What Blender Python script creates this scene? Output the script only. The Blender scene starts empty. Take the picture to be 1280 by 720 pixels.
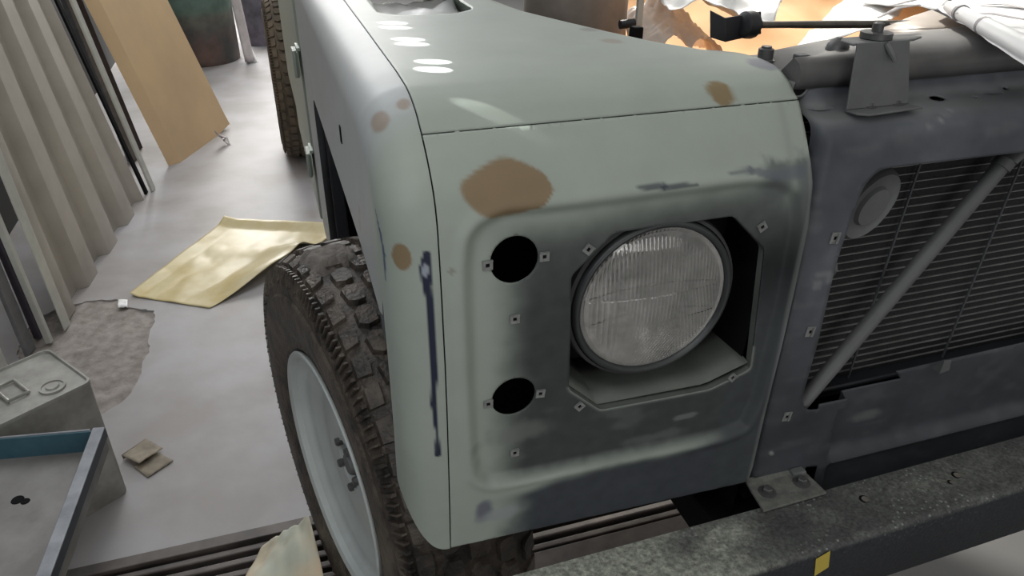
import bpy, bmesh, math, random
import numpy as np
from mathutils import Vector, Matrix, noise
from mathutils.geometry import delaunay_2d_cdt
random.seed(7)
SC = bpy.context.scene
COL = SC.collection

# ------------------------------------------------------------------ camera
CAM = np.array([-.126, -.62, 1.31]); F, YAW, PITCH, ROLL = 927.7, .315, .5174, .008
def _axes():
    cy, sy, cp, sp = math.cos(YAW), math.sin(YAW), math.cos(PITCH), math.sin(PITCH)
    fw = np.array([sy*cp, cy*cp, -sp]); r = np.array([cy, -sy, 0]); u = np.cross(r, fw)
    return math.cos(ROLL)*r+math.sin(ROLL)*u, -math.sin(ROLL)*r+math.cos(ROLL)*u, fw
RT, UP, FW = _axes()
cd = bpy.data.cameras.new('camera'); cam = bpy.data.objects.new('camera', cd); COL.objects.link(cam)
cd.sensor_width = 36; cd.lens = F/1280*36; cd.clip_start = .02
cam.matrix_world = Matrix(((RT[0], UP[0], -FW[0], CAM[0]), (RT[1], UP[1], -FW[1], CAM[1]), (RT[2], UP[2], -FW[2], CAM[2]), (0, 0, 0, 1)))
SC.camera = cam
# ------------------------------------------------------------------ light
w = bpy.data.worlds.new('world'); SC.world = w; w.use_nodes = True
def make_world():
    nt = w.node_tree; N, L = nt.nodes, nt.links; bg = N['Background']
    tc = N.new('ShaderNodeTexCoord'); sp = N.new('ShaderNodeSeparateXYZ'); L.new(tc.outputs['Generated'], sp.inputs[0])
    cr = N.new('ShaderNodeValToRGB'); mr = N.new('ShaderNodeMapRange'); mr.inputs[1].default_value = -1; mr.inputs[2].default_value = 1; L.new(sp.outputs[2], mr.inputs[0]); L.new(mr.outputs[0], cr.inputs[0])
    e = cr.color_ramp.elements; e[0].position = .40; e[0].color = (.10, .10, .10, 1); e[1].position = .72; e[1].color = (.95, .95, .92, 1)
    k = e.new(.52); k.color = (.40, .40, .395, 1)
    n = N.new('ShaderNodeTexNoise'); n.inputs['Scale'].default_value = 3.4; n.inputs['Detail'].default_value = 1; L.new(tc.outputs['Generated'], n.inputs['Vector'])
    m2 = N.new('ShaderNodeMapRange'); m2.inputs[1].default_value = .35; m2.inputs[2].default_value = .65; m2.inputs[3].default_value = .25; m2.inputs[4].default_value = 1.7; L.new(n.outputs[0], m2.inputs[0])
    mx = N.new('ShaderNodeMix'); mx.data_type = 'RGBA'; mx.blend_type = 'MULTIPLY'; mx.inputs[0].default_value = 1; L.new(cr.outputs[0], mx.inputs[6]); L.new(m2.outputs[0], mx.inputs[7])
    L.new(mx.outputs[2], bg.inputs[0]); bg.inputs[1].default_value = .52
make_world()
def area(name, loc, target, size, power, color=(1, 1, 1)):
    l = bpy.data.lights.new(name, 'AREA'); l.shape = 'RECTANGLE'; l.size, l.size_y = size; l.energy = power; l.color = color
    o = bpy.data.objects.new(name, l); COL.objects.link(o); o.location = loc
    o.rotation_euler = (Vector(target)-Vector(loc)).to_track_quat('-Z', 'Y').to_euler(); return o
def spot(name, loc, target, deg, power, color=(1, 1, 1), blend=0, scale=(1, 1), rad=.002):
    l = bpy.data.lights.new(name, 'SPOT'); l.spot_size = math.radians(deg); l.spot_blend = blend; l.energy = power; l.color = color; l.shadow_soft_size = rad
    o = bpy.data.objects.new(name, l); COL.objects.link(o); o.location = loc
    o.rotation_euler = (Vector(target)-Vector(loc)).to_track_quat('-Z', 'Y').to_euler(); o.scale = (scale[0], scale[1], 1); return o
area('skylight', (-.3, 3.2, 3.4), (-.2, 1.9, .4), (2.4, 3.0), 42, (.97, .98, 1))
area('side_window', (-1.18, 1.4, 2.55), (-.05, .8, .8), (2.8, .8), 15, (.86, .92, 1))
area('rear_doorway', (-.2, 7.6, 2.2), (-.2, 4.2, .1), (3, 2), 260, (1, .98, .95))
area('left_window', (-1.18, -.6, 1.7), (-.05, .9, .9), (1.2, .7), 8, (.88, .93, 1))
area('upper_front_fill', (-.75, -1.0, 2.7), (.2, 0, .9), (1.3, .12), 6, (1, .99, .95))  # added unseen strip light for lens highlights and front brightness
area('low_front_fill', (.15, -4.5, .95), (.2, 0, .9), (1.8, .6), 22, (1, .99, .96))  # added unseen panel light, gives the lens its highlight and lights the front
spot('sun_patch', (2.6, 3.2, 3.6), (1.15, .80, 1.02), 20, 900, (1, .95, .86), .35, rad=.1)
SC.view_settings.view_transform = 'Standard'; SC.view_settings.look = 'None'; SC.view_settings.exposure = 0; SC.view_settings.gamma = 1
SC.view_settings.use_curve_mapping = False

# ------------------------------------------------------------------ measuring helpers (photo pixel -> point on a plane of the place)
def ray(px, py): return FW+(px-640)/F*RT-(py-360)/F*UP
def onX(p, v): d = ray(*p); return CAM+d*((v-CAM[0])/d[0])
def onY(p, v): d = ray(*p); return CAM+d*((v-CAM[1])/d[1])
def onZ(p, v): d = ray(*p); return CAM+d*((v-CAM[2])/d[2])
def interp(t, xs, ys): return float(np.interp(t, xs, ys))
def sst(a, b, x):
    t = min(1, max(0, (x-a)/(b-a))); return t*t*(3-2*t)
def nz(x, y, z=0, s=1.): return noise.noise(Vector((x*s, y*s, z*s)))
def fbm(x, y, z=0, s=1., o=3):
    return sum(noise.noise(Vector((x*s*2**k, y*s*2**k, z*s*2**k+k*7)))/2**k for k in range(o))

# ------------------------------------------------------------------ materials
def material(name, c, rough=.6, metal=0, var=0., vscale=20., bump=0., bscale=60., c2=None, attr=False, spec=.5, coat=0.):
    m = bpy.data.materials.new(name); m.use_nodes = True; nt = m.node_tree; N = nt.nodes; L = nt.links; b = N['Principled BSDF']
    b.inputs['Roughness'].default_value = rough; b.inputs['Metallic'].default_value = metal; b.inputs['Specular IOR Level'].default_value = spec
    if coat: b.inputs['Coat Weight'].default_value = coat; b.inputs['Coat Roughness'].default_value = .15
    tc = N.new('ShaderNodeTexCoord')
    base = None
    if attr:
        a = N.new('ShaderNodeAttribute'); a.attribute_name = 'Col'; base = a.outputs['Color']
    n = N.new('ShaderNodeTexNoise'); n.inputs['Scale'].default_value = vscale; n.inputs['Detail'].default_value = 6; n.inputs['Roughness'].default_value = .6
    L.new(tc.outputs['Object'], n.inputs['Vector'])
    mx = N.new('ShaderNodeMix'); mx.data_type = 'RGBA'
    if base is None:
        c2 = c2 or tuple(x*(1-var) for x in c)
        mr = N.new('ShaderNodeMapRange'); mr.inputs[1].default_value = .35; mr.inputs[2].default_value = .65
        L.new(n.outputs[0], mr.inputs[0]); L.new(mr.outputs[0], mx.inputs[0])
        mx.inputs[6].default_value = (*c, 1); mx.inputs[7].default_value = (*c2, 1)
    else:
        mx.blend_type = 'MULTIPLY'; mx.inputs[0].default_value = 1
        mr = N.new('ShaderNodeMapRange'); mr.inputs[1].default_value = .3; mr.inputs[2].default_value = .7; mr.inputs[3].default_value = 1-var; mr.inputs[4].default_value = 1+var
        L.new(n.outputs[0], mr.inputs[0]); L.new(base, mx.inputs[6]); L.new(mr.outputs[0], mx.inputs[7])
    L.new(mx.outputs[2], b.inputs['Base Color'])
    if bump:
        n2 = N.new('ShaderNodeTexNoise'); n2.inputs['Scale'].default_value = bscale; n2.inputs['Detail'].default_value = 5
        L.new(tc.outputs['Object'], n2.inputs['Vector'])
        bp = N.new('ShaderNodeBump'); bp.inputs['Strength'].default_value = bump; bp.inputs['Distance'].default_value = .004
        L.new(n2.outputs[0], bp.inputs['Height']); L.new(bp.outputs[0], b.inputs['Normal'])
    return m
GREEN = (.345, .385, .340)
M = dict(
 paint=material('painted_primer', GREEN, .48, var=.05, vscale=14, attr=True, bump=.03, bscale=300, spec=.3),
 wing_plain=material('green_primer', GREEN, .45, var=.08),
 black=material('black_metal', (.006, .006, .007), .8, spec=.15),
 dark=material('dark_dusty_paint', (.07, .075, .082), .6, var=.35, vscale=9, bump=.08, bscale=120),
 dark2=material('dark_grey_steel', (.145, .148, .15), .55, var=.3, vscale=12, bump=.1, bscale=90),
 tank=material('dusty_black_tank', (.15, .145, .145), .42, var=.5, vscale=7, bump=.05),
 navy=material('navy_black_paint', (.022, .024, .030), .5, var=.25, vscale=12),
 clip=material('zinc_clip', (.34, .35, .34), .4, .4, var=.3, vscale=200),
 steel=material('dull_steel', (.34, .34, .33), .42, .7, var=.3, vscale=30),
 bolt=material('dirty_bolt', (.14, .14, .14), .5, .5, var=.4, vscale=80),
 core=material('radiator_core', (.018, .018, .019), .7, var=.3, vscale=300, bump=.9, bscale=500),
 fin=material('radiator_fin', (.27, .27, .27), .5, .3, var=.35, vscale=40),
 tyre=material('dusty_tyre_rubber', (.022, .020, .018), .5, c2=(.115, .092, .072), vscale=26, bump=.8, bscale=150),
 mud=material('dried_mud', (.20, .18, .16), .9, var=.3, vscale=60, bump=.6, bscale=200),
 rim=material('pale_rim_paint', (.52, .56, .55), .45, var=.10, vscale=15),
 lampring=material('dark_lamp_ring', (.055, .058, .06), .4, .3, var=.2),
 bowl=material('lamp_bowl', (.05, .052, .052), .6, var=.3),
 tin=material('weathered_tin', (.44, .43, .40), .45, .25, c2=(.26, .255, .23), vscale=12, bump=.1, bscale=60),
 tray=material('scuffed_metal_tray', (.27, .26, .25), .55, .1, c2=(.17, .16, .15), vscale=9),
 blue=material('chipped_blue_paint', (.035, .095, .13), .5, c2=(.05, .12, .155), vscale=25),
 trayshade=material('navy_lip_shadow', (.03, .045, .065), .5, var=.3),  # colour of the shadow band below the tray rim
 trayrim=material('worn_grey_rim', (.30, .31, .33), .4, .3, c2=(.18, .19, .21), vscale=20),
 rib=material('ribbed_sheet_metal', (.50, .46, .41), .5, .1, c2=(.40, .365, .32), vscale=4, bump=.05),
 strip=material('pale_metal_strip', (.60, .60, .55), .5, .1, var=.15),
 strip2=material('grey_metal_strip', (.23, .23, .24), .5, .2, var=.3),
 plum=material('dark_plum_board', (.07, .06, .08), .6, var=.3),
 slab=material('tan_board', (.76, .54, .31), .7, c2=(.66, .47, .28), vscale=3),
 drum=material('green_drum_paint', (.06, .13, .10), .55, attr=True, var=.3, vscale=9),
 crump=material('pale_crumpled_plastic', (.80, .72, .66), .5, var=.15, vscale=10),
 cloth=material('dirty_white_cloth', (.62, .57, .57), .9, var=.25, vscale=12),
 plumcloth=material('grey_purple_cloth', (.20, .18, .22), .9, var=.5, vscale=8),
 card=material('worn_cardboard', (.36, .31, .24), .9, c2=(.24, .21, .17), vscale=30),
 ylw=material('yellow_masking_sheet', (.55, .44, .19), .38, c2=(.66, .58, .36), vscale=7, bump=.05, bscale=14),
 paper=material('sprayed_masking_paper', (.74, .56, .37), .8, c2=(.58, .60, .50), vscale=6),
 peach=material('peach_masking_paper', (.80, .44, .19), .8, c2=(.86, .52, .27), vscale=5),
 white=material('white_plastic_sheet', (.86, .86, .85), .5, var=.06, vscale=6),
 tape=material('grey_tape', (.32, .30, .31), .6),
 filter=material('brown_filter_can', (.36, .31, .27), .45, .4, c2=(.27, .23, .20), vscale=15),
 rubber=material('black_rubber', (.02, .02, .024), .5, var=.3),
 rod=material('worn_steel_rod', (.07, .065, .06), .4, .5, c2=(.14, .12, .10), vscale=30),
 yellow=material('yellow_sticker', (.55, .42, .07), .6),
 grate=material('grate_steel', (.13, .11, .10), .5, .2, c2=(.075, .065, .06), vscale=15),
 plate=material('dusty_plate', (.17, .175, .155), .8, c2=(.10, .105, .095), vscale=60, bump=.3, bscale=200),
 sill=material('dusty_pan_primer', (.145, .16, .142), .6, var=.25, vscale=20),
 wall=material('dark_wall', (.06, .06, .06), .9, var=.3, vscale=2),
 bwall=material('pale_wall', (.55, .55, .55), .9, var=.1, vscale=2),
)
# bumper: dusty speckled top
def bumper_material():
    m = material('dusty_bumper', (.05, .055, .055), .6, bump=.25, bscale=260, attr=True, var=.55, vscale=230)
    nt = m.node_tree; N, L = nt.nodes, nt.links; b = N['Principled BSDF']
    src = b.inputs['Base Color'].links[0].from_socket
    tc = N.new('ShaderNodeTexCoord'); v = N.new('ShaderNodeTexVoronoi'); v.inputs['Scale'].default_value = 130
    L.new(tc.outputs['Object'], v.inputs['Vector'])
    n = N.new('ShaderNodeTexNoise'); n.inputs['Scale'].default_value = 14; L.new(tc.outputs['Object'], n.inputs['Vector'])
    a = N.new('ShaderNodeMapRange'); a.inputs[1].default_value = .27; a.inputs[2].default_value = .16; L.new(v.outputs['Distance'], a.inputs[0])
    c = N.new('ShaderNodeMapRange'); c.inputs[1].default_value = .44; c.inputs[2].default_value = .58; L.new(n.outputs[0], c.inputs[0])
    ge = N.new('ShaderNodeNewGeometry'); sz = N.new('ShaderNodeSeparateXYZ'); L.new(ge.outputs['Normal'], sz.inputs[0]); m0 = N.new('ShaderNodeMath'); m0.operation = 'MULTIPLY'; m0.use_clamp = True; L.new(a.outputs[0], m0.inputs[0]); L.new(sz.outputs[2], m0.inputs[1])
    mu = N.new('ShaderNodeMath'); mu.operation = 'MULTIPLY'; L.new(m0.outputs[0], mu.inputs[0]); L.new(c.outputs[0], mu.inputs[1])
    mx = N.new('ShaderNodeMix'); mx.data_type = 'RGBA'; L.new(mu.outputs[0], mx.inputs[0]); L.new(src, mx.inputs[6]); mx.inputs[7].default_value = (.26, .28, .26, 1)
    L.new(mx.outputs[2], b.inputs['Base Color']); return m
M['bumper'] = bumper_material()
def floor_material():
    m = bpy.data.materials.new('painted_concrete_floor'); m.use_nodes = True; nt = m.node_tree; N, L = nt.nodes, nt.links; b = N['Principled BSDF']
    tc = N.new('ShaderNodeTexCoord')
    def noi(s, d=6):
        n = N.new('ShaderNodeTexNoise'); n.inputs['Scale'].default_value = s; n.inputs['Detail'].default_value = d; L.new(tc.outputs['Object'], n.inputs['Vector']); return n.outputs[0]
    a = noi(3.2, 10); mr = N.new('ShaderNodeMapRange'); mr.inputs[1].default_value = .38; mr.inputs[2].default_value = .62; L.new(a, mr.inputs[0])
    mx = N.new('ShaderNodeMix'); mx.data_type = 'RGBA'; L.new(mr.outputs[0], mx.inputs[0]); mx.inputs[6].default_value = (.40, .39, .40, 1); mx.inputs[7].default_value = (.31, .29, .28, 1)
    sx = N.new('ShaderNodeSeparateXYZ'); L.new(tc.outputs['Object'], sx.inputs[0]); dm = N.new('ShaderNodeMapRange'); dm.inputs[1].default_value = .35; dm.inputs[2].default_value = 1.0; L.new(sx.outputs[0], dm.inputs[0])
    m3 = N.new('ShaderNodeMix'); m3.data_type = 'RGBA'; L.new(dm.outputs[0], m3.inputs[0]); L.new(mx.outputs[2], m3.inputs[6]); m3.inputs[7].default_value = (.15, .15, .148, 1)  # floor darkens towards the bumper side, shade put into its colour
    L.new(m3.outputs[2], b.inputs['Base Color']); b.inputs['Roughness'].default_value = .5
    bp = N.new('ShaderNodeBump'); bp.inputs['Strength'].default_value = .25; bp.inputs['Distance'].default_value = .004; L.new(noi(18), bp.inputs['Height']); L.new(bp.outputs[0], b.inputs['Normal'])
    return m
M['floor'] = floor_material()
M['bare'] = material('bare_crumbled_concrete', (.36, .325, .30), .95, c2=(.22, .195, .175), vscale=28, bump=1, bscale=45)
def lens_material():
    m = bpy.data.materials.new('fluted_lens_glass'); m.use_nodes = True; nt = m.node_tree; N, L = nt.nodes, nt.links
    b = N['Principled BSDF']; b.inputs['Transmission Weight'].default_value = 1; b.inputs['Roughness'].default_value = 0; b.inputs['IOR'].default_value = 1.45
    b.inputs['Base Color'].default_value = (1, 1, 1, 1)
    return m
M['lens'] = lens_material()
M['reflector'] = material('silver_reflector', (.95, .94, .91), .16, 1, var=.30, vscale=22, bump=.16, bscale=16)

# ------------------------------------------------------------------ object helpers
def tag(o, label=None, cat=None, group=None, kind=None):
    for k, v in (('label', label), ('category', cat), ('group', group), ('kind', kind)):
        if v: o[k] = v
    return o
def empty(name, loc, label, cat, group=None):
    o = bpy.data.objects.new(name, None); COL.objects.link(o); o.location = loc; o.empty_display_size = .05
    return tag(o, label, cat, group)
def mesh(name, V, Fc, m, parent=None, cols=None, smooth=35, solid=0, bevel=0, merge=0, loc=None, offset=1, mats=None, fm=None, local=False):
    """V in world coordinates (or local to the parent when local=True)"""
    me = bpy.data.meshes.new(name)
    V = np.array(V, float)
    org = np.zeros(3)
    if parent is None:
        org = np.array(loc, float) if loc is not None else np.array([(V[:, 0].min()+V[:, 0].max())/2, (V[:, 1].min()+V[:, 1].max())/2, V[:, 2].min()])
        V = V-org
    elif not local:
        org2 = np.zeros(3); p = parent
        while p: org2 += np.array(p.location); p = p.parent
        V = V-org2
    me.from_pydata([tuple(v) for v in V], [], [tuple(int(i) for i in f) for f in Fc])
    if fm:
        for mm in mats: me.materials.append(mm)
        for p_, i in zip(me.polygons, fm): p_.material_index = i
    else: me.materials.append(m)
    if cols is not None:
        ca = me.color_attributes.new('Col', 'FLOAT_COLOR', 'POINT')
        ca.data.foreach_set('color', np.concatenate([np.array(cols, float), np.ones((len(cols), 1))], 1).ravel())
    bm = bmesh.new(); bm.from_mesh(me)
    if merge: bmesh.ops.remove_doubles(bm, verts=bm.verts, dist=merge)
    bmesh.ops.recalc_face_normals(bm, faces=bm.faces)
    bm.to_mesh(me); bm.free()
    o = bpy.data.objects.new(name, me); COL.objects.link(o)
    if parent is None: o.location = org
    else: o.parent = parent
    if smooth:
        for p_ in me.polygons: p_.use_smooth = True
        me.set_sharp_from_angle(angle=math.radians(smooth))
    if solid:
        s = o.modifiers.new('thickness', 'SOLIDIFY'); s.thickness = solid; s.offset = offset
    if bevel:
        s = o.modifiers.new('bevel', 'BEVEL'); s.width = bevel; s.segments = 2; s.limit_method = 'ANGLE'
    return o
class MB:
    def __init__(s): s.V = []; s.F = []; s.M = []
    def add(s, V, Fc, mi=0):
        b = len(s.V); s.V += [tuple(v) for v in V]; s.F += [tuple(b+i for i in f) for f in Fc]; s.M += [mi]*len(Fc); return s
    def box(s, a, b, mi=0, T=None):
        V = [Vector((x, y, z)) for x in (a[0], b[0]) for y in (a[1], b[1]) for z in (a[2], b[2])]
        if T: V = [T @ v for v in V]
        return s.add(V, [(0, 1, 3, 2), (4, 6, 7, 5), (0, 4, 5, 1), (2, 3, 7, 6), (0, 2, 6, 4), (1, 5, 7, 3)], mi)
    def hexa(s, P, mi=0):   # bottom 4, top 4
        return s.add(P, [(3, 2, 1, 0), (4, 5, 6, 7), (0, 1, 5, 4), (1, 2, 6, 5), (2, 3, 7, 6), (3, 0, 4, 7)], mi)
    def lathe(s, prof, T=None, n=48, mi=0, cap=True):   # prof (r,h), axis z
        V = []
        for r, h in prof:
            for k in range(n):
                a = 2*math.pi*k/n; V.append(Vector((r*math.cos(a), r*math.sin(a), h)))
        if T: V = [T @ v for v in V]
        Fc = [(i*n+k, i*n+(k+1) % n, (i+1)*n+(k+1) % n, (i+1)*n+k) for i in range(len(prof)-1) for k in range(n)]
        if cap: Fc += [tuple(range(n))[::-1], tuple((len(prof)-1)*n+k for k in range(n))]
        return s.add(V, Fc, mi)
    def tube(s, pts, r, n=12, mi=0, cap=True, flat=1.):
        pts = [Vector(p) for p in pts]; rs = r if hasattr(r, '__len__') else [r]*len(pts); V = []
        for i, p in enumerate(pts):
            d = (pts[min(i+1, len(pts)-1)]-pts[max(i-1, 0)]).normalized()
            a = d.cross(Vector((0, 0, 1)));
            if a.length < .1: a = d.cross(Vector((1, 0, 0)))
            a.normalize(); c = d.cross(a)
            for k in range(n):
                t = 2*math.pi*k/n; V.append(p+(a*math.cos(t)+c*math.sin(t)*flat)*rs[i])
        Fc = [(i*n+k, i*n+(k+1) % n, (i+1)*n+(k+1) % n, (i+1)*n+k) for i in range(len(pts)-1) for k in range(n)]
        if cap: Fc += [tuple(range(n))[::-1], tuple((len(pts)-1)*n+k for k in range(n))]
        return s.add(V, Fc, mi)
    def grid(s, f, nu, nv, mi=0):
        V = [f(i/(nu-1), j/(nv-1)) for i in range(nu) for j in range(nv)]
        return s.add(V, [(i*nv+j, i*nv+j+1, (i+1)*nv+j+1, (i+1)*nv+j) for i in range(nu-1) for j in range(nv-1)], mi)
    def build(s, name, m, parent=None, **k):
        if isinstance(m, (list, tuple)): return mesh(name, s.V, s.F, None, parent, mats=m, fm=s.M, **k)
        return mesh(name, s.V, s.F, m, parent, **k)
def inpoly(P, poly):
    P = np.asarray(P); x, y = P[:, 0], P[:, 1]; ins = np.zeros(len(P), bool); n = len(poly)
    for i in range(n):
        x0, y0 = poly[i]; x1, y1 = poly[(i+1) % n]
        if y0 == y1: continue
        c = ((y0 > y) != (y1 > y)) & (x < (x1-x0)*(y-y0)/(y1-y0)+x0); ins ^= c
    return ins
def densify(poly, step):
    out = []
    for i, a in enumerate(poly):
        b = poly[(i+1) % len(poly)]; n = max(1, int(math.hypot(b[0]-a[0], b[1]-a[1])/step))
        out += [(a[0]+(b[0]-a[0])*k/n, a[1]+(b[1]-a[1])*k/n) for k in range(n)]
    return out
def rounded(poly, rad, seg=6):
    out = []; n = len(poly); rs = rad if hasattr(rad, '__len__') else [rad]*n
    for i in range(n):
        p = Vector(poly[i]); a = Vector(poly[i-1])-p; b = Vector(poly[(i+1) % n])-p; r = min(rs[i], a.length*.45, b.length*.45)
        if r <= 1e-5: out.append(tuple(p)); continue
        A = p+a.normalized()*r; B = p+b.normalized()*r
        for k in range(seg+1):
            t = k/seg; q = A*(1-t)**2+p*2*t*(1-t)+B*t*t; out.append((q.x, q.y))
    return out
def circle(c, r, n=40, ry=None): return [(c[0]+r*math.cos(2*math.pi*k/n), c[1]+(ry or r)*math.sin(2*math.pi*k/n)) for k in range(n)]
def cdt(outline, holes, step):
    loops = [densify(outline, step)]+[densify(h, step) for h in holes]
    pts, edges = [], []
    for lp in loops:
        b = len(pts); pts += lp; edges += [(b+i, b+(i+1) % len(lp)) for i in range(len(lp))]
    A = np.array(loops[0]); x0, y0 = A.min(0); x1, y1 = A.max(0)
    gx, gy = np.meshgrid(np.arange(x0+step/2, x1, step), np.arange(y0+step/2, y1, step)); G = np.stack([gx.ravel(), gy.ravel()], 1)
    ok = inpoly(G, loops[0])
    for h in loops[1:]: ok &= ~inpoly(G, h)
    G = G[ok]; B = np.array(pts)
    keep = []
    for ch in np.array_split(G, max(1, len(G)//2000)):
        d = ((ch[:, None]-B[None])**2).sum(2).min(1); keep.append(ch[d > (step*.45)**2])
    G = np.concatenate(keep); pts += [tuple(g) for g in G]
    v, e, f, *_ = delaunay_2d_cdt([Vector(p) for p in pts], edges, [], 0, 1e-6)
    v = np.array([tuple(q) for q in v]); c = np.array([v[list(t)].mean(0) for t in f])
    ok = inpoly(c, loops[0])
    for h in loops[1:]: ok &= ~inpoly(c, h)
    return v, [t for t, k in zip(f, ok) if k]

# ------------------------------------------------------------------ the setting
def setting():
    # floor with a bare patch cut out of the paint layer
    patch = [onZ(p, 0)[:2] for p in ((75, 385), (108, 376), (150, 374), (160, 384), (192, 388), (194, 402), (186, 420), (187, 440), (178, 452), (176, 470), (165, 490), (150, 505), (128, 516), (95, 520), (50, 500), (20, 440), (40, 400))]
    patch = [(x+.008*nz(x, y, 1, 60), y+.008*nz(x, y, 5, 60)) for x, y in densify([tuple(p) for p in patch], .015)]
    gx0, gx1 = -1.6, .78
    def gy(x): return .69      # the far edge of the floor channel
    chan = [(gx0, gy(gx0)), (gx1, gy(gx1)), (gx1, gy(gx1)-.29), (gx0, gy(gx0)-.29)]
    v, f = cdt([(-3, -3), (4, -3), (4, 9), (-3, 9)], [patch, chan], .25)
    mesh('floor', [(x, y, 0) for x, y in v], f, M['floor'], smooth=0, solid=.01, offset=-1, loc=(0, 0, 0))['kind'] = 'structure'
    g = MB(); g.grid(lambda a, b: (-1.2+.75*a, 1.1+1.0*b, -.007+.008*fbm(a*14, b*17, 3, 1, 4)), 60, 70)
    # only the part of the bare ground lying inside the patch
    o = g.build('floor_bare_concrete', M['bare'], smooth=60); o['kind'] = 'structure'
    # channel walls
    mb = MB(); mb.box((-3.1, -3, -.2), (4, 9, -.14)); o = mb.build('floor_pit', M['black'], smooth=0); o['kind'] = 'structure'
    mb = MB(); mb.box((-1.32, -3, 0), (-1.22, 9, 3.2)); mb.build('wall_left', M['wall'], smooth=0)['kind'] = 'structure'
    mb = MB(); mb.box((-1.22, 8.2, 0), (4, 8.3, 3.2)); mb.build('wall_back', M['bwall'], smooth=0)['kind'] = 'structure'
    # drain grate of parallel bars
    ang = 0; T = Matrix.Translation((-.25, .69, 0)) @ Matrix.Rotation(ang, 4, 'Z')
    root = empty('floor_grate', (-.25, .5, -.04), 'long floor grate of parallel steel bars running under the front of the vehicle', 'grate')
    fr = MB(); fr.box((-1.35, -.030, -.03), (1.03, -.0, .003), T=T); fr.box((-1.35, -.32, -.03), (1.03, -.255, .002), T=T)
    fr.box((-1.33, -.29, -.06), (-1.30, 0, -.005), T=T); fr.box((.99, -.29, -.06), (1.03, 0, -.005), T=T)
    for x in (-1.0, -.6, -.2, .2, .6): fr.box((x, -.28, -.06), (x+.03, 0, -.03), T=T)
    fr.build('grate_frame', M['grate'], root, smooth=0, bevel=.002)
    y = -.040
    for k in range(7):
        b = MB(); b.box((-1.34, y-.016, -.03), (1.02, y, -.004), T=T); b.build('grate_bar', M['grate'], root, smooth=0, bevel=.003); y -= .0315
setting()

# ------------------------------------------------------------------ the vehicle
CAR = empty('off_road_vehicle', (.8, 1.6, 0), 'partly stripped off-road vehicle in pale green primer with exposed headlamp and radiator', 'car')
XR = .423
LZ = [(0, .50), (0, .586), (-.010, .70), (-.016, .80), (-.018, .87), (-.016, .96), (-.012, 1.02), (-.006, 1.043), (.003, 1.058), (.018, 1.075), (.04, 1.0935), (.062, 1.108), (.084, 1.116), (.106, 1.1205), (.163, 1.1235), (.3, 1.125), (.613, 1.128), (1.25, 1.13)]
RZ = [(0, .50), (0, .573), (-.001, .70), (-.002, .80), (-.002, .87), (-.001, .96), (.004, 1.008), (.014, 1.029), (.023, 1.043), (.033, 1.059), (.055, 1.089), (.072, 1.105), (.092, 1.114), (.113, 1.119), (.153, 1.122), (.3, 1.123), (.613, 1.124), (1.25, 1.126)]
CI = 10
def smooth_curve(P, n=240):
    P = np.array(P); d = np.r_[0, np.cumsum(np.hypot(*(P[1:]-P[:-1]).T))]
    # Catmull-like smoothing by gaussian filter of the dense resample
    t = np.linspace(0, d[-1], 1600); Q = np.stack([np.interp(t, d, P[:, 0]), np.interp(t, d, P[:, 1])], 1)
    k = np.exp(-np.linspace(-2, 2, 25)**2); k /= k.sum()
    q = np.stack([np.convolve(np.pad(Q[:, i], 12, mode='reflect', reflect_type='odd'), k, 'valid') for i in range(2)], 1)
    return q, t, d[CI]
LC, LT, LCR = smooth_curve(LZ); RC, RT_, RCR = smooth_curve(RZ)
# matching parameter: s<0 below the crease, s>0 above it (metres along the surface)
def prof(x, s):
    k = min(1.15, max(-.1, x/XR))
    def at(Cc, T, s0, low):
        u = s0+s
        if s < 0: u = s0*(1+s/low)
        return np.array([np.interp(u, T, Cc[:, 0]), np.interp(u, T, Cc[:, 1])])
    a = at(LC, LT, LCR, LCR); b = at(RC, RT_, RCR, RCR)
    return a*(1-k)+b*k
def sbottom(x): return -(LCR-(.086-.013*x/XR))      # s of the lower edge
# front surface as a function y(x,z)
_KX = np.linspace(0, 1, 13)
_SS = np.linspace(-.56, 0, 500)
_TAB = [np.array([prof(k*XR, q) for q in _SS]) for k in _KX]
def front_y(x, z):
    k = min(1, max(0, x/XR))*12; i = min(11, int(k)); t = k-i
    a = np.interp(z, _TAB[i][:, 1], _TAB[i][:, 0]); b = np.interp(z, _TAB[i+1][:, 1], _TAB[i+1][:, 0]); return float(a*(1-t)+b*t)
def crease_z(x): return 1.0935-.0045*x/XR
REC = [(579, 345), (584, 482), (589, 575), (594, 600), (612, 608), (640, 604), (903, 549), (935, 536), (952, 500), (985, 380), (1004, 285), (1003, 245), (980, 226), (940, 224), (700, 256), (630, 262), (598, 278), (583, 300)]
def fsurf(p, dy=0):
    y = 0
    for _ in range(5):
        q = onY(p, y+dy); y = front_y(q[0], min(q[2], 1.09))
    return (q[0], q[2])
RECP = [fsurf(p) for p in REC]
RECP = rounded(RECP, .01, 4)
_R = np.array(RECP)
def recdist(x, z):   # signed distance, >0 inside
    P = np.array([x, z]); A = _R; B = np.roll(_R, -1, 0); d = B-A
    t = np.clip(((P-A)*d).sum(1)/((d*d).sum(1)+1e-12), 0, 1); q = A+d*t[:, None]; m = np.sqrt(((P-q)**2).sum(1).min())
    return m if inpoly([[x, z]], RECP)[0] else -m
DREC = .009
def front_map(x, z):
    y = front_y(x, z); r = recdist(x, z)
    y += DREC*sst(-.001, .013, r)
    y -= .0022*math.exp(-((r+.004)/.006)**2)
    return (x, y, z)

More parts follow.
